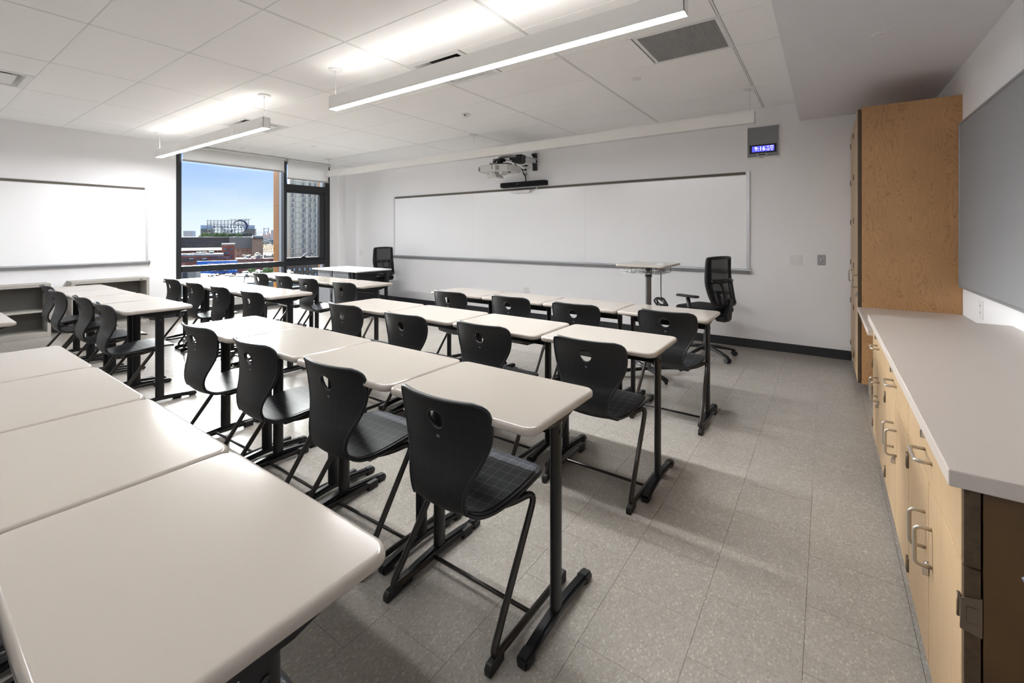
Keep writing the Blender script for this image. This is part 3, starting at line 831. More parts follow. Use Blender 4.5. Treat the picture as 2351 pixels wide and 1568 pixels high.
# ------------------------------------------------------------------ left-wall bookcases
for y0, y1, lab in ((1.51, 2.36, 'low grey steel bookcase under the left whiteboard, nearer the window'), (.42, 1.315, 'low grey steel bookcase cut by the left frame edge')):
    t = thing('bookcase', lab, 'bookcase', (-8.5, (y0+y1)/2, 0), 0, 'steel bookcases on the left wall', True)
    X0, X1 = XL+.014, -8.35
    obj('top_panel', bx(X0, X1, y0, y1, .655, .695, bev=.003), m_steelsh, t)
    for y in (y0, y1-.035): obj('side_panel', bx(X0, X1, y, y+.035, 0.0, .655, bev=.003), m_steelsh, t)
    obj('back_panel', bx(X0, X0+.008, y0+.035, y1-.035, .0, .655), m_shback, t)
    obj('shelf', bx(X0+.008, X1-.01, y0+.035, y1-.035, .325, .348, bev=.003), m_steelsh, t)
    obj('base_panel', bx(X0+.008, X1, y0+.035, y1-.035, 0, .065, bev=.003), m_steelsh, t)
    if y0 > 1: obj('nameplate', bx(X1, X1+.002, y1-.12, y1-.08, .67, .68), m_inner, t)

# ------------------------------------------------------------------ pendants
def pendant(x0, x1, yc, z0, lab, lit=True, cables=()):
    t = thing('pendant_light', lab, 'lamp', ((x0+x1)/2, yc, z0), 0, None, True)
    hw = .037; z1 = z0+.115
    b = B()
    box(b, x0, x1, yc-hw, yc-hw+.003, z0, z1); box(b, x0, x1, yc+hw-.003, yc+hw, z0, z1)
    box(b, x0, x0+.003, yc-hw, yc+hw, z0, z1); box(b, x1-.003, x1, yc-hw, yc+hw, z0, z1)
    box(b, x0+.004, x1-.004, yc-hw+.0035, yc+hw-.0035, z0+.05, z0+.055)
    obj('housing', b, m_fix, t)
    obj('lower_diffuser', bx(x0+.003, x1-.003, yc-hw+.003, yc+hw-.003, z0-.0005, z0+.004), {True: m_lamp, False: m_offlamp, 2: m_lampr}[lit], t)
    obj('upper_diffuser', bx(x0+.003, x1-.003, yc-hw+.003, yc+hw-.003, z1-.012, z1-.008), {True: m_uplamp, False: m_offlamp, 2: m_uplampr}[lit], t)
    for c in cables:
        b = B(); cyl(b, (c, yc, z1-.01), (c, yc, ZC-.02), .0014, seg=6); cyl(b, (c, yc, z1-.01), (c, yc, z1+.02), .004, seg=8); cyl(b, (c, yc, ZC-.035), (c, yc, ZC-.008), .005, seg=8)
        obj('cable', b, m_white, t, True)
        b = B(); cyl(b, (c, yc, ZC-.012), (c, yc, ZC-.001), .058, .062, seg=28); obj('canopy', b, m_white, t, True, auto=40)
    return t
pendant(-3.655, -.585, 2.372, 2.468, 'long lit pendant light overhead crossing top centre of photo', True, (-3.61, -.63))
p = pendant(-8.01, -4.85, 2.372, 2.468, 'lit pendant light in front of the window at left', True, (-7.97, -4.90))
b = B(); tube(b, smoothpath([(-7.99, 2.372, ZC-.01), (-7.985, 2.375, 2.74), (-7.96, 2.37, 2.65), (-7.975, 2.372, 2.58)], 6), .006, 6); obj('power_cord', b, m_white, p, True)
pendant(-8.04, -.585, 5.10, 2.468, 'very long unlit pendant light running along the front wall', False, (-8.00, -4.285, -.635))
pendant(-3.655, -.585, -.37, 2.468, 'added fill pendant light above and behind the camera', 2, (-3.61, -.63))  # out of view, added as fill for the ceiling and near desks
pendant(-8.01, -4.85, -.37, 2.468, 'added fill pendant light in the rear left of the room', 2, (-7.97, -4.90))  # second unseen lamp, added to brighten the rear left

# ------------------------------------------------------------------ ceiling fittings
for k, (x0, x1, y0, y1) in enumerate(sorted(dif)):
    lab = {(-3.04, 2.685): 'square air diffuser above the big pendant light', (-6.7, 2.685): 'square air diffuser behind the pendant near the window',
           (-6.7, .245): 'square air diffuser at the left frame edge'}[(round(x0, 2), round(y0, 3))]
    xc, yc = (x0+x1)/2, (y0+y1)/2
    t = thing('ceiling_diffuser', lab, 'vent', (xc, yc, ZC), 0, 'ceiling air diffusers')
    b = B()
    for (a, c, d, e_) in ((-.302, .302, -.302, -.255), (-.302, .302, .255, .302), (-.302, -.255, -.255, .255), (.255, .302, -.255, .255)): box(b, a, c, d, e_, 0, .006)
    obj('frame', b, m_white, t)
    b = B()
    for (P_, Q_) in ((((-.255, -.255), (.255, -.255)), ((.15, -.15), (-.15, -.15))),):
        pass
    cor = [(-1, -1), (1, -1), (1, 1), (-1, 1)]
    lo = [b.verts.new((c[0]*.255, c[1]*.255, .004)) for c in cor]; hi = [b.verts.new((c[0]*.2, c[1]*.2, .07)) for c in cor]
    for i in range(4): b.faces.new((lo[i], lo[(i+1) % 4], hi[(i+1) % 4], hi[i]))
    obj('cone', b, m_white, t)
    obj('duct', bx(-.2, .2, -.2, .2, .07, .075), m_blk, t)
    obj('plaque', bx(-.205, .205, -.205, .205, -.004, .004, bev=.003), m_white, t)
    b = B(); cyl(b, (-.1, .05, .006), (-.1, .05, .07), .01, seg=8); cyl(b, (.1, -.05, .006), (.1, -.05, .07), .01, seg=8); obj('plaque_stem', b, m_blk, t, True)
for (x0, x1, y0, y1) in gri:
    t = thing('return_grille', 'grey perforated square return grille in the ceiling', 'vent', ((x0+x1)/2, (y0+y1)/2, ZC), 0)
    b = B()
    for (a, c, d, e_) in ((-.302, .302, -.302, -.275), (-.302, .302, .275, .302), (-.302, -.275, -.275, .275), (.275, .302, -.275, .275)): box(b, a, c, d, e_, -.001, .008, bev=.002)
    obj('frame', b, m_white, t)
    b = B(); n = 62; st = .55/n
    for i in range(n+1):
        q = -.275+i*st
        box(b, q-.0022, q+.0022, -.275, .275, .003, .005); box(b, -.275, .275, q-.0022, q+.0022, .0032, .0052)
    o = obj('perforated_mesh', b, m_grille, t); o['kind'] = 'stuff'
    obj('plenum_box', bx(-.27, .27, -.27, .27, .10, .105), m_inner, t)
    b = B()
    for (a, c, d, e_) in ((-.275, -.272, -.275, .275), (.272, .275, -.275, .275), (-.275, .275, -.275, -.272), (-.275, .275, .272, .275)): box(b, a, c, d, e_, .008, .1)
    obj('plenum_wall', b, m_grille, t)
def disc(name, x, y, z, r, h, lab, cat, grp=None, m=m_white):
    b = B(); cyl(b, (x, y, z-h), (x, y, z), r*.93, r, seg=28); o = obj(name, b, m, None, True, auto=40); return tag(o, lab, cat, grp)
disc('sprinkler_cover', -1.479, 4.17, ZC, .042, .006, 'white sprinkler cover left of the return grille', 'sprinkler', 'sprinkler covers')
disc('sprinkler_cover', .284, 3.682, ZS, .048, .008, 'white sprinkler cover on the grey soffit', 'sprinkler', 'sprinkler covers')
disc('sprinkler_cover', -7.071, 4.232, ZC, .042, .006, 'small white sprinkler cover above the window wall', 'sprinkler', 'sprinkler covers')
t = thing('smoke_detector', 'small domed white sensor on the ceiling tile over the desks', 'sensor', (-3.636, 4.18, ZC))
b = B(); cyl(b, (0, 0, 0), (0, 0, -.012), .055, .053, seg=28); cyl(b, (0, 0, -.012), (0, 0, -.04), .053, .025, seg=28, cap=True); obj('dome', b, m_white, t, True, auto=40)
b = B(); box(b, .01, .025, -.05, -.03, -.030, -.018); obj('lens', b, m_inner, t)
t = thing('smoke_detector', 'small white ceiling sensor close to the window', 'sensor', (-8.2, 3.607, ZC))
b = B(); cyl(b, (0, 0, 0), (0, 0, -.012), .05, .048, seg=20); cyl(b, (0, 0, -.012), (0, 0, -.03), .03, .02, seg=20); obj('dome', b, m_white, t, True, auto=40)

# ------------------------------------------------------------------ front wall equipment
YW = YF
t = thing('clock_speaker', 'grey wall clock panel with a lit blue display reading 9:16', 'clock', (-.605, YW, 2.24), 0, None, True)
obj('backplate', bx(-.768, -.440, YW-.022, YW, 2.235, 2.612, bev=.003), m_white, t)
obj('speaker_grille', bx(-.764, -.446, YW-.026, YW-.0215, 2.25, 2.598, bev=.001), mat('speaker_grey', (132,136,141), .6), t)
obj('display_bezel', bx(-.742, -.468, YW-.031, YW-.0255, 2.292, 2.392, bev=.002), m_blk, t)
obj('display', bx(-.716, -.490, YW-.0325, YW-.0305, 2.308, 2.374), m_lcd, t)
def wall_text(s, size, x, z, y, m, parent, name='lettering'):
    b = text_bm(s, size, .0004)
    bmesh.ops.rotate(b, cent=(0,0,0), matrix=Matrix.Rotation(R(90), 3, 'X'), verts=b.verts)
    bmesh.ops.translate(b, vec=(x, y, z), verts=b.verts); obj(name, b, m, parent)
for s, sz, x, z in (('9:16', .066, -.634, 2.341), ('12', .034, -.553, 2.326), ('AM', .017, -.553, 2.360), ('WED', .016, -.515, 2.362), ('NOV', .016, -.515, 2.341), ('20', .016, -.513, 2.320)):
    wall_text(s, sz, x, z, YW-.0333, m_lcdt, t)
b = B(); box(b, -.668, -.562, YW-.032, YW-.0255, 2.258, 2.288, bev=.004); obj('sensor_frame', b, m_offw, t)
obj('sensor_slot', bx(-.656, -.574, YW-.034, YW-.031, 2.266, 2.28, bev=.003), m_blk, t)
b = B(); box(b, -.64, -.59, YW-.024, YW-.0215, 2.238, 2.243); obj('maker_plate', b, m_inner, t)

t = thing('light_switch', 'white two-gang keypad light switch right of the whiteboard', 'switch', (-.28, YW, 1.055), 0, None, True)
obj('plate', bx(-.340, -.222, YW-.008, YW, .998, 1.112, bev=.003), m_white, t)
for x in (-.309, -.253):
    for z in (1.028, 1.046, 1.064, 1.082): obj('button', bx(x-.016, x+.016, YW-.011, YW-.007, z-.008, z+.008, bev=.0015, seg=1), m_white, t)
t = thing('key_switch', 'brushed steel wall plate with a single round key switch', 'switch', (-.044, YW, 1.06), 0, None, True)
obj('plate', bx(-.080, -.008, YW-.006, YW, 1.003, 1.117, bev=.002), m_alud, t)
b = B(); cyl(b, (-.044, YW-.006, 1.06), (-.044, YW-.016, 1.06), .011, .009, seg=14); obj('key_cylinder', b, m_chrome, t, True)
b = B()
for z in (1.018, 1.102): cyl(b, (-.044, YW-.006, z), (-.044, YW-.008, z), .004, seg=8)
obj('screw', b, m_inner, t)
def outlet(x, y, z, wx, wz, label, axis='y', quad=False, n=2):
    t = thing('wall_outlet', label, 'outlet', (x, y, z), 0, None, True)
    if axis == 'y': obj('plate', bx(x-wx/2, x+wx/2, y-.007, y, z-wz/2, z+wz/2, bev=.003), m_white, t)
    else: obj('plate', bx(y-.007, y, x-wx/2, x+wx/2, z-wz/2, z+wz/2, bev=.003), m_white, t)
    b = B()
    cols = (-.024, .024) if quad else (0,)
    for c in cols:
        for r_ in (-.024, .024):
            for s in (-.006, .006):
                if axis == 'y': box(b, x+c+s-.0015, x+c+s+.0015, y-.0078, y-.0068, z+r_-.001, z+r_+.009)
                else: box(b, y-.0078, y-.0068, x+c+s-.0015, x+c+s+.0015, z+r_-.001, z+r_+.009)
            if axis == 'y': box(b, x+c-.002, x+c+.002, y-.0078, y-.0068, z+r_-.011, z+r_-.006)
            else: box(b, y-.0078, y-.0068, x+c-.002, x+c+.002, z+r_-.011, z+r_-.006)
    obj('socket', b, m_inner, t); return t
outlet(-3.91, YW, .448, .114, .116, 'white four-socket outlet low on the front wall', quad=True)
outlet(-3.915, YW, 2.412, .105, .10, 'upper white outlet plate behind the projector arm', quad=False)
outlet(-3.915, YW, 2.305, .09, .085, 'lower white data plate under the projector outlet', quad=False)
outlet(-8.24, YF+.06, .935, .11, .115, 'white wall plate on the recess by the left office chair')
t = thing('wall_outlet', 'white wall socket plate over the counter on right wall', 'outlet', (XR, 4.2, .84), 0, None, True)
obj('plate', bx(XR-.007, XR, 4.16, 4.24, .782, .905, bev=.003), m_white, t)
b = B()
for z in (.82, .865):
    for s in (-.007, .007): box(b, XR-.0078, XR-.0065, 4.2+s-.0015, 4.2+s+.0015, z, z+.009)
obj('socket', b, m_inner, t)

# soundbar
t = thing('soundbar', 'black soundbar mounted above the long whiteboard', 'speaker', (-3.95, YW, 2.14), 0, None, True)
b = B(); prism(b, [(-4.385, YW-.002), (-4.37, YW-.095), (-4.34, YW-.105), (-3.60, YW-.105), (-3.53, YW-.085), (-3.515, YW-.002)], 'z', 2.105, 2.178)
bmesh.ops.bevel(b, geom=b.edges[:], offset=.006, segments=2, affect='EDGES'); obj('body', b, m_cloth, t)
wall_text('H', .022, -4.02, 2.142, YW-.1062, m_label, t, 'badge')
# white sensor bar with cable
t = thing('sensor_bar', 'white interactive sensor bar under the soundbar', 'sensor', (-3.95, YW-.02, 2.02), 0, None, True)
b = B(); prism(b, [(-4.20, 2.045), (-3.80, 2.045), (-3.80, 2.01), (-3.84, 2.0), (-4.12, 2.0), (-4.17, 2.015)], 'y', YW-.075, YW-.022)
bmesh.ops.bevel(b, geom=b.edges[:], offset=.004, segments=1, affect='EDGES'); obj('body', b, m_white, t)
b = B(); tube(b, smoothpath([(-3.80, YW-.05, 2.02), (-3.75, YW-.05, 2.025), (-3.71, YW-.04, 2.055), (-3.69, YW-.02, 2.10)], 6), .005, 6); obj('cable', b, m_white, t, True)

# projector on its arm
t = thing('projector', 'white ultra short throw projector on a wall arm', 'projector', (-4.35, 5.35, 2.42), 0, None, True)
PY = 5.36
b = B(); prism(b, [(-4.64, PY-.17), (-4.60, PY-.20), (-4.22, PY-.20), (-4.0, PY-.12), (-3.98, PY+.18), (-4.60, PY+.2), (-4.64, PY+.1)], 'z', 2.325, 2.43)
bmesh.ops.bevel(b, geom=b.edges[:], offset=.012, segments=2, affect='EDGES')
body = obj('body', b, m_offw, t)
b = B(); box(b, -4.635, -4.605, PY-.205, PY-.19, 2.345, 2.405); box(b, -4.31, -4.28, PY-.2025, PY-.19, 2.355, 2.42)
prism(b, [(-4.21, PY-.2015), (-4.15, PY-.180), (-4.15, PY-.17), (-4.21, PY-.19)], 'z', 2.345, 2.41)
obj('vent', b, m_grille, body)
b = B(); prism(b, [(-4.50, 2.335), (-4.34, 2.335), (-4.29, 2.245), (-4.44, 2.235)], 'y', PY-.16, PY-.145)
prism(b, [(-4.37, 2.335), (-4.32, 2.335), (-4.24, 2.25), (-4.29, 2.24)], 'y', PY-.15, PY+.02)
prism(b, [(-4.20, 2.335), (-4.11, 2.335), (-4.13, 2.285), (-4.17, 2.275)], 'y', PY-.14, PY-.02)
obj('mirror_hood', b, m_offw, body)
wall_text('EPSON', .018, -4.43, 2.30, PY-.1615, m_inner, body, 'lettering')
b = B()
for x in (-4.05, -4.02): cyl(b, (x, PY-.05, 2.325), (x, PY-.05, 2.312), .012, seg=10)
for i in range(7): box(b, -4.40+i*.022, -4.388+i*.022, PY-.16, PY-.14, 2.43, 2.437)
obj('foot', b, m_blk, body)
t.location = (-4.0325, 5.37, 2.355); t.scale = (.75, 1.1, 1)
t = thing('projector_mount', 'black and silver wall arm carrying the projector', 'bracket', (-3.75, YW, 2.47), 0, None, True)
b = B(); prism(b, [(YW, 2.615), (YW-.06, 2.61), (YW-.075, 2.585), (YW-.03, 2.565), (YW-.025, 2.50), (YW-.045, 2.47), (YW-.035, 2.345), (YW, 2.34)], 'x', -3.78, -3.71)
bmesh.ops.bevel(b, geom=b.edges[:], offset=.004, segments=1, affect='EDGES'); obj('wall_plate', b, m_blks, t)
ax0, ax1 = -3.785, -3.735
b = B(); box(b, -3.79, -3.70, 5.44, YW-.02, 2.445, 2.458, bev=.002); box(b, -3.79, -3.70, 5.44, YW-.02, 2.51, 2.525, bev=.002); box(b, -3.775, -3.715, 5.44, YW-.02, 2.458, 2.51)
obj('rail', b, m_chrome, t)
b = B(); prism(b, [(-3.655, 2.52), (-3.80, 2.515), (-3.88, 2.475), (-3.83, 2.42), (-3.74, 2.385), (-3.665, 2.40)], 'y', 5.42, 5.56)
bmesh.ops.bevel(b, geom=b.edges[:], offset=.01, segments=2, affect='EDGES'); obj('elbow_cover', b, m_blks, t)
b = B(); tube(b, smoothpath([(-3.74, 5.46, 2.485), (-3.84, 5.42, 2.505), (-3.95, 5.38, 2.50), (-4.01, 5.36, 2.475)], 5), .026, 8, sx=1.5); obj('arm', b, m_alud, t, True)
b = B(); tube(b, [(-3.80, 5.44, 2.43), (-3.88, 5.40, 2.45), (-3.95, 5.38, 2.465)], .012, 6); obj('arm_strut', b, m_chrome, t, True)
b = B(); box(b, -4.03, -3.94, 5.30, 5.44, 2.43, 2.47, bev=.01); box(b, -3.96, -3.82, 5.31, 5.43, 2.375, 2.395, bev=.004); cyl(b, (-3.99, 5.37, 2.37), (-3.99, 5.37, 2.45), .042, seg=14)
box(b, -4.10, -4.0, 5.32, 5.40, 2.40, 2.42, bev=.006); cyl(b, (-4.08, 5.34, 2.375), (-4.08, 5.34, 2.465), .026, seg=12)
for q in (-4.05, -4.01): cyl(b, (q, 5.39, 2.38), (q, 5.39, 2.48), .014, seg=8)
obj('head', b, m_blks, t, False)
b = B(); cyl(b, (-4.12, 5.31, 2.385), (-4.12, 5.31, 2.415), .025, seg=12); cyl(b, (-4.05, 5.29, 2.435), (-4.05, 5.29, 2.465), .02, seg=12)
tube(b, [(-4.10, 5.30, 2.40), (-4.0, 5.30, 2.405)], .011, 6); obj('adjuster', b, m_alud, t, True)
t = thing('cable_bundle', 'black projector cables dropping to the outlet plates and soundbar', 'cable', (-3.93, YW, 2.3), 0, None, True)
b = B()
tube(b, smoothpath([(-3.90, PY+.25, 2.42), (-3.945, PY+.42, 2.40), (-3.965, YW-.05, 2.37), (-3.95, YW-.035, 2.31), (-3.92, YW-.03, 2.27), (-3.895, YW-.05, 2.20), (-3.89, YW-.06, 2.185)], 6), .008, 6)
obj('main_cable', b, m_rub, t, True)
b = B(); tube(b, smoothpath([(-3.965, YW-.05, 2.385), (-3.94, YW-.045, 2.365), (-3.925, YW-.02, 2.372)], 5), .006, 6); box(b, -3.945, -3.905, YW-.03, YW-.008, 2.36, 2.385, bev=.004)
box(b, -3.945, -3.885, YW-.03, YW-.008, 2.425, 2.447, bev=.005); tube(b, smoothpath([(-3.965, YW-.05, 2.43), (-3.94, YW-.03, 2.436)], 5), .006, 6)
tube(b, smoothpath([(-3.955, YW-.04, 2.33), (-3.93, YW-.03, 2.30), (-3.89, YW-.02, 2.302)], 5), .006, 6)
obj('plug_lead', b, m_rub, t, True)
b = B(); cyl(b, (-3.89, YW-.06, 2.178), (-3.89, YW-.06, 2.205), .010, seg=8); obj('plug', b, m_rub, t)

# ------------------------------------------------------------------ office chairs (local: faces +y, origin on the floor)
def office_chair(label, loc, heading):
    t = thing('office_chair', label, 'chair', loc, R(heading-90), 'mesh-back office chairs')
    # base
    hub = B(); cyl(hub, (0, 0, .06), (0, 0, .125), .035, seg=16); hb = obj('base_hub', hub, m_blk, t, True, auto=40)
    for k in range(5):
        a = R(90+72*k+20); dx, dy = math.cos(a), math.sin(a)
        b = B(); tube(b, [(dx*.02, dy*.02, .105), (dx*.12, dy*.12, .10), (dx*.24, dy*.24, .078), (dx*.315, dy*.315, .062)], [.026, .024, .019, .016], 8, sx=1.25, sy=.8)
        sp_ = obj('base_spoke', b, m_blk, t, True)
        b = B(); qx, qy = dx*.315, dy*.315; px_, py_ = -dy, dx
        for s in (-1, 1): cyl(b, (qx+px_*s*.008, qy+py_*s*.008, .028), (qx+px_*s*.026, qy+py_*s*.026, .028), .028, .026, seg=14)
        cyl(b, (qx, qy, .03), (qx, qy, .07), .009, seg=8)
        obj('caster', b, m_blk, sp_, True, auto=40)
    b = B(); cyl(b, (0, 0, .12), (0, 0, .26), .026, seg=14); cyl(b, (0, 0, .26), (0, 0, .44), .017, seg=14); obj('gas_cylinder', b, m_blks, t, True, auto=40)
    b = B(); box(b, -.075, .075, -.17, .12, .43, .475, bev=.01); box(b, -.055, .055, -.25, -.15, .41, .47, bev=.008)
    cyl(b, (-.085, -.10, .445), (.085, -.10, .445), .022, seg=12); cyl(b, (-.085, -.03, .445), (.085, -.03, .445), .018, seg=12)
    obj('tilt_mechanism', b, m_blk, t)
    b = B(); cyl(b, (.07, .02, .45), (.24, .03, .455), .006, seg=8); box(b, .22, .27, .02, .045, .447, .463, bev=.004); obj('tilt_lever', b, m_blk, t)
    # seat cushion
    b = slab(B(), -.25, .25, -.21, .25, .485, .555, .09, .03); obj('seat', b, m_fab, t, True, auto=70)
    b = slab(B(), -.235, .235, -.2, .235, .47, .49, .08, .008); obj('seat_pan', b, m_blk, t)
    # back: curved frame ring, mesh, lumbar frame
    def bk(u, z):     # u across, z up -> point of the curved back
        q = (z-.56)/.54; y = -.262+.07*q+.03*math.sin(q*math.pi)+.05*(u/.23)**2
        return Vector((u, y, z))
    W0, W1, Z0, Z1 = .205, .225, .585, 1.085
    ring = []
    for (u, z) in ((-W0*.75, Z0), (W0*.75, Z0), (W0, Z0+.07), (W1, Z0+.22), (W1*.97, Z1-.15), (W1*.93, Z1-.02), (W1*.80, Z1), (0, Z1+.008), (-W1*.80, Z1), (-W1*.93, Z1-.02), (-W1*.97, Z1-.15), (-W1, Z0+.22), (-W0, Z0+.07)):
        ring.append(bk(u, z))
    b = B(); tube(b, smoothpath(ring, 4, True), .017, 8, closed=True, sx=1.0, sy=1.0); obj('back_frame', b, m_blk, t, True)
    b = B(); NV, NU = 10, 8; V = {}
    for i in range(NV+1):
        z = Z0+.01+(Z1-Z0-.012)*i/NV; wd = W0+(W1-W0)*min(1, i/4)
        if i == 0: wd = W0*.8
        if i == NV: wd = W1*.88
        for j in range(NU+1): V[i, j] = b.verts.new(bk(wd*.96*(2*j/NU-1), z))
    for i in range(NV):
        for j in range(NU): f = b.faces.new((V[i, j], V[i, j+1], V[i+1, j+1], V[i+1, j])); f.smooth = True
    obj('back_mesh', b, m_mesh, t, True)
    # solid side borders of the mesh
    for s in (-1, 1):
        b = B(); V = {}
        for i in range(NV+1):
            z = Z0+.03+(Z1-Z0-.04)*i/NV; wd = W0+(W1-W0)*min(1, i/4)
            for j, fr_ in enumerate((.74, .85, .97)): V[i, j] = b.verts.new(bk(s*wd*fr_*.98, z)+Vector((0, -.003, 0)))
        for i in range(NV):
            for j in range(2): b.faces.new((V[i, j], V[i, j+1], V[i+1, j+1], V[i+1, j]))
        obj('back_border', b, m_fab, t, True)
    for s in (-1, 1):
        pts = [bk(s*.19, .84)+Vector((0, -.02, 0)), bk(s*.10, .83)+Vector((0, -.035, 0)), bk(s*.075, .76)+Vector((0, -.045, 0)), bk(s*.07, .66)+Vector((0, -.04, 0)), bk(s*.06, .61)+Vector((0, -.035, 0))]
        b = B(); tube(b, smoothpath(pts, 4), .018, 8, sx=1.3, sy=.7); obj('lumbar_arm', b, m_blk, t, True)
    b = B(); tube(b, smoothpath([bk(-.19, .84)+Vector((0, -.02, 0)), bk(0, .845)+Vector((0, -.03, 0)), bk(.19, .84)+Vector((0, -.02, 0))], 5), .014, 8, sy=1.6); obj('lumbar_bar', b, m_blk, t, True)
    b = B(); box(b, -.10, .10, -.283, -.262, .60, .665, bev=.008); obj('lumbar_plate', b, m_blk, t)
    b = B(); prism(b, [(-.262, .66), (-.300, .66), (-.275, .43), (-.225, .43), (-.225, .48)], 'x', -.035, .035)
    bmesh.ops.bevel(b, geom=b.edges[:], offset=.005, segments=1, affect='EDGES'); obj('spine', b, m_blks, t)
    for s in (-1, 1):
        b = B(); tube(b, fillet([(s*.12, 0, .468), (s*.275, 0, .468), (s*.285, .0, .52), (s*.285, .03, .665)], .04, 5), .021, 8, sx=1.0, sy=1.0)
        ar = obj('armrest', b, m_blks, t, True)
        b = slab(B(), s*.285-.042, s*.285+.042, -.095, .165, .668, .690, .035, .009); obj('arm_pad', b, m_blk, ar, True, auto=60)
    return t
office_chair('black mesh office chair right of the height-adjustable lectern', (-1.09, 5.28, 0), 159)
office_chair('black mesh office chair behind the white teacher desk', (-7.0, 5.50, 0), 181)

# ------------------------------------------------------------------ teacher desk
t = thing('teacher_desk', 'white-topped teacher desk with grey perforated pedestal by the window', 'desk', (-6.82, 4.8, 0), 0, None, True)
obj('desktop', slab(B(), -7.46, -6.18, 4.43, 5.15, .722, .742, .012, .004), m_ddesk, t)
obj('modesty_panel', bx(-7.38, -7.02, 4.50, 4.52, .15, .72), m_pedestal, t)
b = B(); box(b, -6.94, -6.50, 4.50, 5.02, .12, .72, bev=.003)
pdl = obj('pedestal', b, m_pedestal, t)
b = B()
for i in range(16):
    for j in range(14):
        cxx = -6.88+i*.0213+(.0106 if j % 2 else 0); czz = .30+j*.026
        cyl(b, (cxx, 4.4995, czz), (cxx, 4.497, czz), .006, seg=6)
o = obj('perforation', b, m_inner, pdl); o['kind'] = 'stuff'
obj('cable_chase', bx(-7.02, -6.94, 4.53, 4.60, .12, .72), m_blk, t)
obj('side_return', bx(-6.497, -6.40, 4.53, 5.0, .12, .715), m_blk, t)
for x, y in ((-6.25, 4.50), (-6.25, 5.08), (-7.40, 4.56), (-7.40, 5.08), (-6.36, 4.50)):
    obj('leg', bx(x-.022, x+.022, y-.022, y+.022, 0, .72, bev=.003), m_leg, t)
obj('apron', bx(-6.27, -6.23, 4.52, 5.06, .68, .72), m_leg, t)
b = B(); cyl(b, (-6.95, 4.82, .742), (-6.95, 4.82, .745), .04, seg=24); obj('grommet', b, m_alud, t, True, auto=40)

# ------------------------------------------------------------------ lectern
t = thing('lectern', 'height-adjustable pale lectern table on a steel post by the whiteboard', 'lectern', (-1.40, 4.3, 0), 0, None, True)
obj('tabletop', slab(B(), -1.655, -1.185, 4.05, 4.62, 1.036, 1.058, .04, .008), m_desk, t)
b = B(); cyl(b, (-1.41, 4.30, .05), (-1.41, 4.30, 1.03), .028, seg=24); obj('post', b, mat('post_steel', (112,110,108), .3, .8), t, True, auto=40)
b = B(); cyl(b, (-1.41, 4.30, .93), (-1.41, 4.30, 1.034), .034, seg=24); obj('post_collar', b, m_blks, t, True, auto=40)
for s in (-1, 1):
    b = B(); tube(b, [(-1.41+s*.0, 4.30, .045), (-1.41+s*.14, 4.16, .04), (-1.41+s*.24, 4.06, .03)], .018, 8, sx=1.3); tube(b, [(-1.41, 4.30, .045), (-1.41+s*.14, 4.44, .04), (-1.41+s*.24, 4.54, .03)], .018, 8, sx=1.3)
    ft = obj('foot', b, m_leg, t, True)
    for y in (4.06, 4.54):
        b = B(); cyl(b, (-1.41+s*.24-.01, y, .02), (-1.41+s*.24+.01, y, .02), .02, seg=12); obj('caster', b, m_blk, ft, True, auto=40)
b = B()
for i in range(9):
    x = -1.60+i*.046
    tube(b, [(x, 4.10, 1.035), (x, 4.10, .975), (x, 4.42, .975), (x, 4.42, 1.035)], .0028, 5)
for y, z in ((4.10, 1.0), (4.10, .975), (4.42, .975), (4.25, .975), (4.34, .975)): tube(b, [(-1.60, y, z), (-1.232, y, z)], .0028, 5)
for x in (-1.60, -1.232):
    tube(b, [(x, 4.10, 1.0), (x, 4.42, 1.0)], .0028, 5)
obj('wire_basket', b, m_chrome, t, True)
b = B(); cyl(b, (-1.285, 4.28, 1.058), (-1.285, 4.28, 1.062), .036, seg=24); obj('grommet', b, m_white, t, True, auto=40)
b = B(); cyl(b, (-1.285, 4.28, .99), (-1.285, 4.28, 1.036), .035, seg=18); obj('grommet_sleeve', b, m_alud, t, True, auto=40)
t = thing('power_cord', 'black power cord bundled and hanging from the lectern', 'cable', (-1.285, 4.2, .6), 0, None, True)
b = B(); tube(b, [(-1.283, 4.28, .99), (-1.283, 4.275, .85), (-1.280, 4.27, .76), (-1.27, 4.27, .72)], .0045, 6); obj('cord', b, m_rub, t, True)
b = B()
for k in range(7):
    ph = k*.8; rx = .05+.01*math.sin(k*2.1); rz = .028+.012*math.cos(k*1.3); ti = R(-25+14*math.sin(k*1.7))
    pts = []
    for a in range(14):
        u = rx*math.cos(2*math.pi*a/14); v = rz*math.sin(2*math.pi*a/14)
        pts.append((-1.295+u*math.cos(ti)-v*math.sin(ti)+.004*k, 4.27+.006*math.sin(ph+a), .702+u*math.sin(ti)+v*math.cos(ti)))
    tube(b, pts, .0045, 5, closed=True)
obj('coil', b, m_rub, t, True)
b = B(); box(b, -1.262, -1.215, 4.258, 4.284, .665, .69, bev=.005); obj('plug', b, m_rub, t)

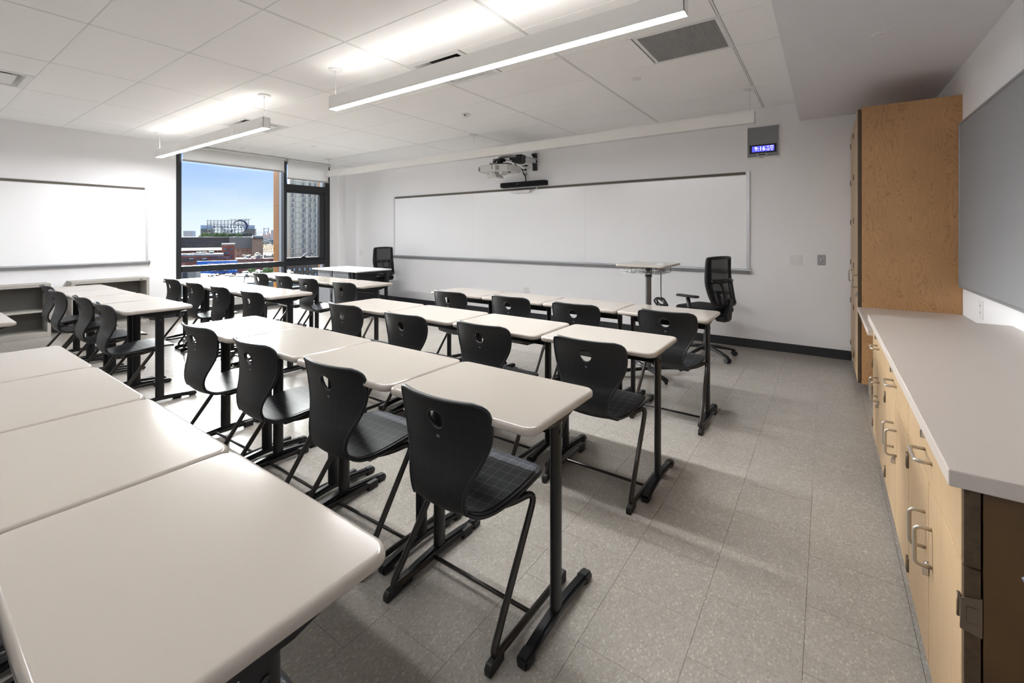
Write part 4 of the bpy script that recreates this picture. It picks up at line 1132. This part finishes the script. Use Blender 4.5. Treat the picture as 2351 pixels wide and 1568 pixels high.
# ------------------------------------------------------------------ grey perforated chair corner beside the cabinet end
t = thing('plastic_chair', 'grey perforated plastic chair whose corner shows at lower right', 'chair', (.44, .96, 0), 0, None, True)
b = B()
x0, x1, zt, zb, yy = .209, .60, .888, .52, .90
def bp(u, z): return (x0+.005+(x1-x0-.01)*u + (.5-u)*.36*(zt-z)/(zt-zb), yy+.03*math.sin(math.pi*u)+.06*(z-zb), z)
nu, nz = 12, 10
V = {}
for i in range(nz+1):
    for j in range(nu+1): V[i, j] = b.verts.new(bp(j/nu, zb+(zt-zb)*i/nz - (.030*(abs(2*j/nu-1)**4) if i == nz else 0)))
for i in range(nz):
    for j in range(nu):
        f = b.faces.new((V[i, j], V[i, j+1], V[i+1, j+1], V[i+1, j]))
inner = [f for f in b.faces if all(any(V[i, j] is v for i in range(1, nz) for j in range(1, nu)) for v in f.verts)]
r = bmesh.ops.inset_individual(b, faces=inner, thickness=.008)
bmesh.ops.delete(b, geom=[f for f in inner], context='FACES')
bmesh.ops.solidify(b, geom=b.faces[:], thickness=.012)
obj('backrest', b, m_greyp, t)
obj('seat', slab(B(), .25, .60, .50, .90, .43, .45, .06, .008), m_greyp, t)
for (x, y) in ((.27, .52), (.58, .52), (.27, .89), (.58, .89)):
    b = B(); cyl(b, (x, y, 0), (x, y, .44), .011, seg=10); obj('leg', b, m_chrome, t, True)
for x in (.29, .56):
    b = B(); tube(b, [(x, .88, .44), (x, .90, .50), (x, .915, .60)], .010, 8); obj('back_post', b, m_chrome, t, True)

# ------------------------------------------------------------------ city outside the window
NV_ = ray(560, CY); NV_.z = 0; NV_.normalize()           # the way out through the window
PHI = math.atan2(-NV_.y, -NV_.x); RZ = Matrix.Rotation(PHI, 4, 'Z'); RI = RZ.inverted()
def onX(x, y, X):
    """world point at distance -X out along the window's view direction"""
    r = ray(x, y); return Vector((0, 0, H))+r*(-X/(r.x*NV_.x+r.y*NV_.y))
def fbox(bm, px0, px1, pyt, pyb, X, dep, mi=0):
    xm = (px0+px1)/2
    a = RI @ onX(px0, pyt, X); c = RI @ onX(px1, pyt, X); zt = onX(xm, pyt, X).z; zb = onX(xm, pyb, X).z
    return box(bm, X-dep, X, a.y, c.y, zb, zt, mi=mi, M=RZ)
def bld(name, lab, X, px0, px1, pyt, pyb, m, dep=18, cat='building', grp='buildings outside the window'):
    c = onX((px0+px1)/2, pyb, X)
    t = thing(name, lab, cat, tuple(c), 0, grp, True)
    w_ = obj('wall', fbox(B(), px0, px1, pyt, pyb, X, dep), m, t)
    return t
def wins(t, X, rects, m=m_winx, pr=.25, name='window'):
    b = B()
    for r_ in rects: fbox(b, r_[0], r_[1], r_[2], r_[3], X+pr, pr+.5)
    o = obj(name, b, m, t); o['kind'] = 'stuff'; return o
GZ = -34
struct('ground', bx(-2600, -14, -900, 2400, GZ-2, GZ), m_ground)
# long dark-clad brick warehouse
t = bld('warehouse', 'long warehouse with dark grey upper storey over red brick', -205, 395, 512, 577, 625, m_brick)
obj('upper_storey', fbox(B(), 395, 526, 545, 569, -204, 18), m_darkclad, t)
wins(t, -204, [(395+i*5.0, 398+i*5.0, 564, 567.5) for i in range(20)], m_winx, .2, 'strip_window')
obj('window_band', fbox(B(), 395, 523, 554.5, 556.2, -203.8, 1), m_winx, t)
wins(t, -204.4, [(x, x+2.2, 575.5, 580.5) for x in (421, 426, 431, 440, 445, 450.5, 459, 464, 470, 479, 484, 490, 498, 503)], m_winx, .3)
obj('parapet', fbox(B(), 395, 526, 544, 545.5, -203.5, 20), m_conc, t)
# grey block and worn brick
t = bld('warehouse', 'warehouse with pale grey clad block above worn brick', -200, 526.5, 578.5, 570, 640, m_brick2)
obj('upper_storey', fbox(B(), 526, 580, 544, 570.5, -199.5, 18), m_greyclad, t)
wins(t, -200, [(x, x+2, y, y+5) for x in (545.5, 556, 565.5) for y in (573, 586)], m_winx, .3)
t = bld('brick_loft', 'worn pinkish brick loft with flat white roof', -196, 579, 604, 548, 640, m_brick2)
obj('cornice', fbox(B(), 578, 604.5, 546, 549, -195, 20), m_edge, t)
obj('roof', fbox(B(), 580.5, 604, 541, 546, -196, 16), m_roofm, t)
# corner tower and arcaded wing
t = bld('brick_tower', 'square red brick corner tower with pale cornice and round windows', -180, 509, 538, 560, 640, m_brick, 10)
obj('cornice', fbox(B(), 508, 538.5, 559.5, 563, -179.3, 11), m_conc, t)
b = B()
for x in (518, 531.5):
    p_ = onX(x, 572.5, -179.8); cyl(b, p_, p_-NV_*.4, .42, seg=12)
obj('round_window', b, m_winx, t)
wins(t, -180, [(513, 526, 579, 583.5), (528, 531, 586, 590), (532, 534, 586, 590)], m_winx, .3)
t = bld('brick_wing', 'red brick wing with rows of arched windows and cluttered roof', -170, 395, 512, 588, 645, m_brick, 12)
obj('roof', fbox(B(), 395, 512, 584, 589, -171, 10), m_roofm, t)
wins(t, -170, [(x, x+1.7, 589.5, 594) for x in [481+3.8*i for i in range(13)]], m_winx, .3)
wins(t, -170, [(x, x+12, 594, 600) for x in (419, 433, 448.5, 464)], m_winx, .3, 'wide_window')
wins(t, -169.8, [(x, x+10, 592.8, 594.6) for x in (434, 464)], m_winlit, .3, 'blind')
b = B()
random.seed(3)
for i in range(46):
    x = random.uniform(418, 510); fbox(b, x, x+random.uniform(1.5, 7), 583.5-random.uniform(0, 2.2), 586, -172-random.uniform(0, 6), 2)
fbox(b, 450, 474, 579, 585, -176, 4); fbox(b, 479, 490, 577.5, 584, -176, 4)
o = obj('roof_plant', b, m_conc, t); o['kind'] = 'stuff'
t = bld('brick_row', 'low maroon brick row building behind the billboard', -162, 540, 640, 594, 640, mat('maroon_brick', (136,84,72), .9, noise=1, vary=.1), 12)
wins(t, -162, [(x, x+3, 603, 608) for x in [560+7*i for i in range(10)]], m_winx, .3)
b = B()
for i in range(30):
    x = random.uniform(556, 628); fbox(b, x, x+random.uniform(2, 9), 593-random.uniform(0, 8), 596, -163-random.uniform(0, 9), 3)
o = obj('roof_plant', b, m_conc, t); o['kind'] = 'stuff'
b = B()
for i in range(14):
    x = random.uniform(583, 640); fbox(b, x, x+random.uniform(3, 10), 583-random.uniform(-5, 3), 592, -168, 3)
o = obj('yellow_plant', b, mat('pale_yellow', (206,196,160), .8), t); o['kind'] = 'stuff'
# billboard
bc = onX(498, 628, -140)
t = thing('billboard', 'wide bright blue billboard with a motorcycle and white lettering', 'billboard', tuple(bc), 0, None, True)
X = -140; a = RI @ onX(452, 628, X); c = RI @ onX(545, 622, X)
b = B(); z0 = onX(498, 627.5, X).z; z1 = onX(498, 599.0, X).z
box(b, X-.6, X, a.y, c.y, z0, z1, M=RZ); obj('board', b, m_blue, t)
YC = (a.y+c.y)/2; pxm = 140/1.158/F   # metres per pixel there
def xtext(s, size, y, z, x, m, parent, mirror=False, name='lettering', ex=.05, sx=1):
    b = text_bm(s, size, ex, .012)
    if mirror: 
        for v in b.verts: v.co.x *= -1
        bmesh.ops.reverse_faces(b, faces=b.faces)
    for v in b.verts: v.co = RZ @ Vector((x+v.co.z, y+v.co.x*sx, z+v.co.y))
    return obj(name, b, m, parent)
xtext("AMERICA'S #1 MOTORCYCLE INSURER", .36, YC+.9, z1-.62, X+.1, m_label, t)
xtext("PROGRESSIVE", 1.75, YC, z1-2.15, X+.1, m_label, t, sx=.85)
b = B()
mc = RI @ onX(505, 619, X)
for dy in (-1.0, 1.2):
    tube(b, [(X+.15, mc.y+dy+.5*math.cos(q*math.pi/7), mc.z-.1+.5*math.sin(q*math.pi/7)) for q in range(14)], .1, 5, closed=True)
tube(b, smoothpath([(X+.2, mc.y-1.3, mc.z+.45), (X+.2, mc.y-.5, mc.z+.35), (X+.2, mc.y+.1, mc.z+.6), (X+.2, mc.y+.7, mc.z+.7), (X+.2, mc.y+1.2, mc.z-.1)], 4), .17, 6)
box(b, X+.1, X+.4, mc.y-.4, mc.y+.5, mc.z-.4, mc.z+.2, bev=.08); b.transform(RZ); obj('motorcycle_picture', b, m_inner, t)
b = B()
for k in range(9):
    y = a.y+(c.y-a.y)*k/8; cyl(b, RZ @ Vector((X-.4, y, GZ)), RZ @ Vector((X-.4, y, z0)), .18, seg=6)
obj('post', b, m_signst, t)
# rooftop sign seen from behind
X = -214; t = thing('rooftop_sign', 'steel lattice rooftop sign with mirrored navy letters seen from behind', 'sign', tuple(onX(520, 543, X)), 0, None, True)
b = B()
def P2(px, py, dx=0): v = onX(px, py, X)-NV_*dx; return (v.x, v.y, v.z)
for k in range(13):
    x = 476+(571-476)*k/12; top = 505 if x < 526 else 503.5
    tube(b, [P2(x, 544), P2(x, top)], .11, 4); tube(b, [P2(x, 544, -3), P2(x, top+4)], .08, 4)
    if k < 12:
        x2 = 476+(571-476)*(k+1)/12
        for yy_ in (507, 514, 521, 528): tube(b, [P2(x, yy_), P2(x2, yy_+3.5)], .07, 4)
for yy_ in (505.5, 512.5, 515.5, 527, 534): tube(b, [P2(476, yy_), P2(571, yy_)], .10, 4)
tube(b, [P2(526, 503.5), P2(575, 503.5)], .10, 4)
o = obj('lattice', b, m_signst, t); o['kind'] = 'stuff'
v = RI @ onX(525, 520.2, X); xtext('NYU Langone', 8.4*.19*1.22, v.y, v.z, X+.4, m_navy, t, True, ex=.15, sx=.95)
v = RI @ onX(523.5, 530.5, X); xtext('Health', 8.4*.19*1.2, v.y, v.z, X+.4, m_navy, t, True, ex=.15)
b = B(); v = RI @ onX(551, 520, X); rr = 12.5*.2
pts = [(X+.3, v.y+rr*math.cos(q), v.z+rr*1.0*math.sin(q)) for q in [R(160-k*14) for k in range(20)]]
tube(b, pts, [.12+.22*math.sin(math.pi*k/19) for k in range(20)], 6); b.transform(RZ); obj('swoosh', b, m_navy, t, True)
obj('base_wall', fbox(B(), 468, 578, 535.5, 545, X-2, 3), m_darkclad, t)
for px0, px1, lab in ((460.5, 488, 'glassy lattice block left of the rooftop sign'), (560, 585, 'glassy lattice block right of the rooftop sign')):
    t = bld('glass_block', lab, -224, px0, px1, 517, 545, m_glassb, 8)
    b = B()
    for i in range(9):
        x = px0+(px1-px0)*i/8
        for yy_ in (526, 531, 536):
            v1 = onX(x, yy_+4, -223.6); v2 = onX(x+(px1-px0)/8, yy_, -223.6); tube(b, [tuple(v1), tuple(v2)], .16, 4); v3 = onX(x+(px1-px0)/8, yy_+4, -223.6); v4 = onX(x, yy_, -223.6); tube(b, [tuple(v3), tuple(v4)], .12, 4)
    o = obj('lattice', b, m_signst, t); o['kind'] = 'stuff'
# roof shrubs
def foliage(name, lab, blobs, X, m=m_green):
    b = B()
    for (px, py, r_) in blobs:
        v = onX(px, py, X+random.uniform(-1.5, 1.5))
        for k in range(10):
            o_ = Vector([random.gauss(0, .45) for _ in range(3)])*r_
            bmesh.ops.create_icosphere(b, subdivisions=1, radius=r_*random.uniform(.3, .55), matrix=Matrix.Translation(v+o_) @ Matrix.Rotation(random.random()*3, 4, 'X'))
    o = obj(name, b, m); tag(o, lab, 'plants'); o['kind'] = 'stuff'; return o
foliage('roof_foliage', 'green shrubs along the warehouse roof under the sign', [(x, 541-abs(random.gauss(0, 1.6)), .75) for x in [463, 467, 471, 477, 480, 492, 494, 497, 504, 507, 513, 516, 519, 523, 526, 530, 544, 548, 553]], -209)
foliage('tree_foliage', 'small green tree crowns near the bronze fin', [(x, 622+random.uniform(-2, 2), .6) for x in (608, 612, 616, 620, 624, 575, 580)], -118)
# left far block, hazy blocks
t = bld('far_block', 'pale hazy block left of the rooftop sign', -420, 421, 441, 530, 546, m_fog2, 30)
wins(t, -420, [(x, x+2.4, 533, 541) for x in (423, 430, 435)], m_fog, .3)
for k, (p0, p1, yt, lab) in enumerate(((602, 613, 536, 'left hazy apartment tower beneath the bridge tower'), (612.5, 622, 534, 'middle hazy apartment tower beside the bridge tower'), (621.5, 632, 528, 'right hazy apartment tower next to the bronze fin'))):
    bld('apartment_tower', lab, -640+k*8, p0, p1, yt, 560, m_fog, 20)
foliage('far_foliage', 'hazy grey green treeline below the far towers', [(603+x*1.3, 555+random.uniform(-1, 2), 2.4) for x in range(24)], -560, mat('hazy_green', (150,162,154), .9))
# suspension bridge
X = -900; t = thing('suspension_bridge', 'hazy grey suspension bridge tower with cables', 'bridge', tuple(onX(611, 556, X)), 0, None, True)
b = B()
for x in (605.5, 616): tube(b, [P2(x, 560), P2(x, 523)], 1.1, 5)
for y in (525, 532, 541): tube(b, [P2(605.5, y), P2(616, y)], .8, 5)
tube(b, [P2(605.5, 532), P2(616, 541)], .5, 4); tube(b, [P2(616, 532), P2(605.5, 541)], .5, 4)
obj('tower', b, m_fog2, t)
for s in (0, 1):
    b = B(); tube(b, smoothpath([P2(605.5, 524+s*8), P2(597, 530+s*5), P2(588, 535+s*2.5)], 4), .45, 4); obj('cable', b, m_fog2, t)
# steel viaduct
X = -330; t = thing('steel_viaduct', 'pale steel truss viaduct by the bronze fin', 'bridge', tuple(onX(620, 580, X)), 0, None, True)
b = B()
for y in (563, 574, 577.5): tube(b, [P2(603, y), P2(640, y+1)], .35, 4)
for k in range(8):
    x = 603+k*5; tube(b, [P2(x, 574), P2(x+2.5, 563)], .28, 4); tube(b, [P2(x+2.5, 563), P2(x+5, 574)], .28, 4)
obj('truss', b, m_truss, t)
b = B(); tube(b, [P2(604, 554), P2(612, 561)], .4, 4); tube(b, [P2(606, 553), P2(618, 556)], .4, 4); tube(b, [P2(618, 555), P2(626, 563)], .4, 4); obj('roof_frame', b, m_roofm, t)
# tower block to the right
X = -222
t = thing('tower_block', 'tall pale panelled tower block filling the right sash', 'building', tuple(onX(700, 640, X)), 0, 'buildings outside the window', True)
obj('wall', fbox(B(), 664.5, 800, 250, 596, X, 8), m_tower, t)
obj('wing', fbox(B(), 640, 664.5, 429, 596, X-.3, 8), m_tower, t)
FH = 11.75; cols = [(660, 0), (669.5, 1), (681, 2), (693.5, 3), (702, 4), (710, 5), (722, 6), (734, 7)]
bw, bl, bd, bj = B(), B(), B(), B()
for fl_ in range(27):
    y = 594-FH*(fl_+1)
    fbox(bj, 664.5, 760, y+FH-.45, y+FH+.15, X+.25, .3)
    sh_ = (fl_ % 2)*1.6
    for x, k in cols:
        xx = x+sh_*(1 if k % 2 else -1)*.8
        if xx < 664 and y < 432: continue
        if k in (1, 3, 5, 6):
            fbox(bw, xx, xx+4.0, y+1.5, y+FH-1.2, X+.15, .3)
            fbox(bl, xx+.5, xx+1.8, y+2, y+6.5, X+.3, .3)
        elif k == 4 and fl_ % 2: fbox(bd, xx-1, xx+1.8, y+1, y+FH-1, X+.15, .3)
        fbox(bd, xx-2.2, xx-1.6, y+.6, y+FH-.6, X+.2, .3)
        fbox(bj, xx+7.2, xx+7.6, y, y+FH, X+.2, .3)
for n_, b_, m_ in (('window', bw, mat('tower_window', (138,134,126), .4)), ('window_light', bl, m_winlit), ('window_dark', bd, m_towerd), ('panel_joint', bj, m_towerd)):
    o = obj(n_, b_, m_, t); o['kind'] = 'stuff'
# brown brick block in front of its foot
t = bld('brown_block', 'dark brown brick block with pale windows below the tower', -216, 655, 800, 594, 690, m_brick3, 5)
b = B(); b2 = B()
for r_ in range(5):
    for k in range(9):
        x = 661+k*12.2; y = 602+r_*14-(k*.5)
        fbox(b, x-1.4, x+5.4, y-1.5, y+8.5, -215.8, .4); fbox(b2, x+.4, x+4.4, y, y+7, -215.5, .4)
o = obj('window_surround', b, m_winx, t); o['kind'] = 'stuff'; o = obj('window', b2, m_winlit, t); o['kind'] = 'stuff'
# foreground roofs
t = bld('concrete_block', 'pale concrete building at lower left of the window', -95, 395, 450, 619, 700, m_conc, 10)
wins(t, -95, [(419, 430, 626, 640)], m_inner, .2)
t = bld('cream_block', 'cream low block with square windows behind the desks', -60, 395, 560, 652, 760, mat('cream', (206,196,176), .8, noise=1, vary=.05), 8)
wins(t, -60, [(x, x+7, 665+0*x, 676) for x in range(421, 560, 17)]+[(x, x+7, 684, 692) for x in range(421, 560, 17)], m_inner, .2)
random.seed(11)
cl = [m_conc, m_roofm, m_greyclad, m_edge, m_brick2, m_inner, m_signst]
bms = [B() for _ in cl]
for i in range(260):
    x = random.uniform(450, 665); y = random.uniform(629 if x < 550 else 620, 654); wd = random.uniform(2, 12); hh = random.uniform(1.5, 6)
    X = -(128-(y-622)*1.4)-random.uniform(0, 4)
    fbox(bms[random.choice((0, 0, 1, 1, 2, 3, 4, 5, 5, 6))], x, x+wd, y, y+hh+3, X, 2.5)
t = thing('rooftop_clutter', 'jumble of low roofs, vents and parked vans beneath the billboard', 'rooftops', tuple(onX(560, 660, -110)), 0, None, True)
for b_, m_, n_ in zip(bms, cl, ('pale_roof', 'white_roof', 'grey_roof', 'brown_roof', 'brick_roof', 'dark_roof', 'steel_roof')):
    o = obj(n_, b_, m_, t); o['kind'] = 'stuff'
t = bld('stair_bulkhead', 'light grey cube-shaped rooftop bulkhead', -96, 541, 563, 633.5, 660, m_conc, 5)
t = bld('white_van', 'long white boxes parked on the lower roof', -100, 493, 526, 637, 648, m_roofm, 3, 'vehicle', None)
t = bld('grey_roof', 'flat grey roof stepping down behind the window desks', -88, 562, 700, 646, 720, m_greyclad, 10)
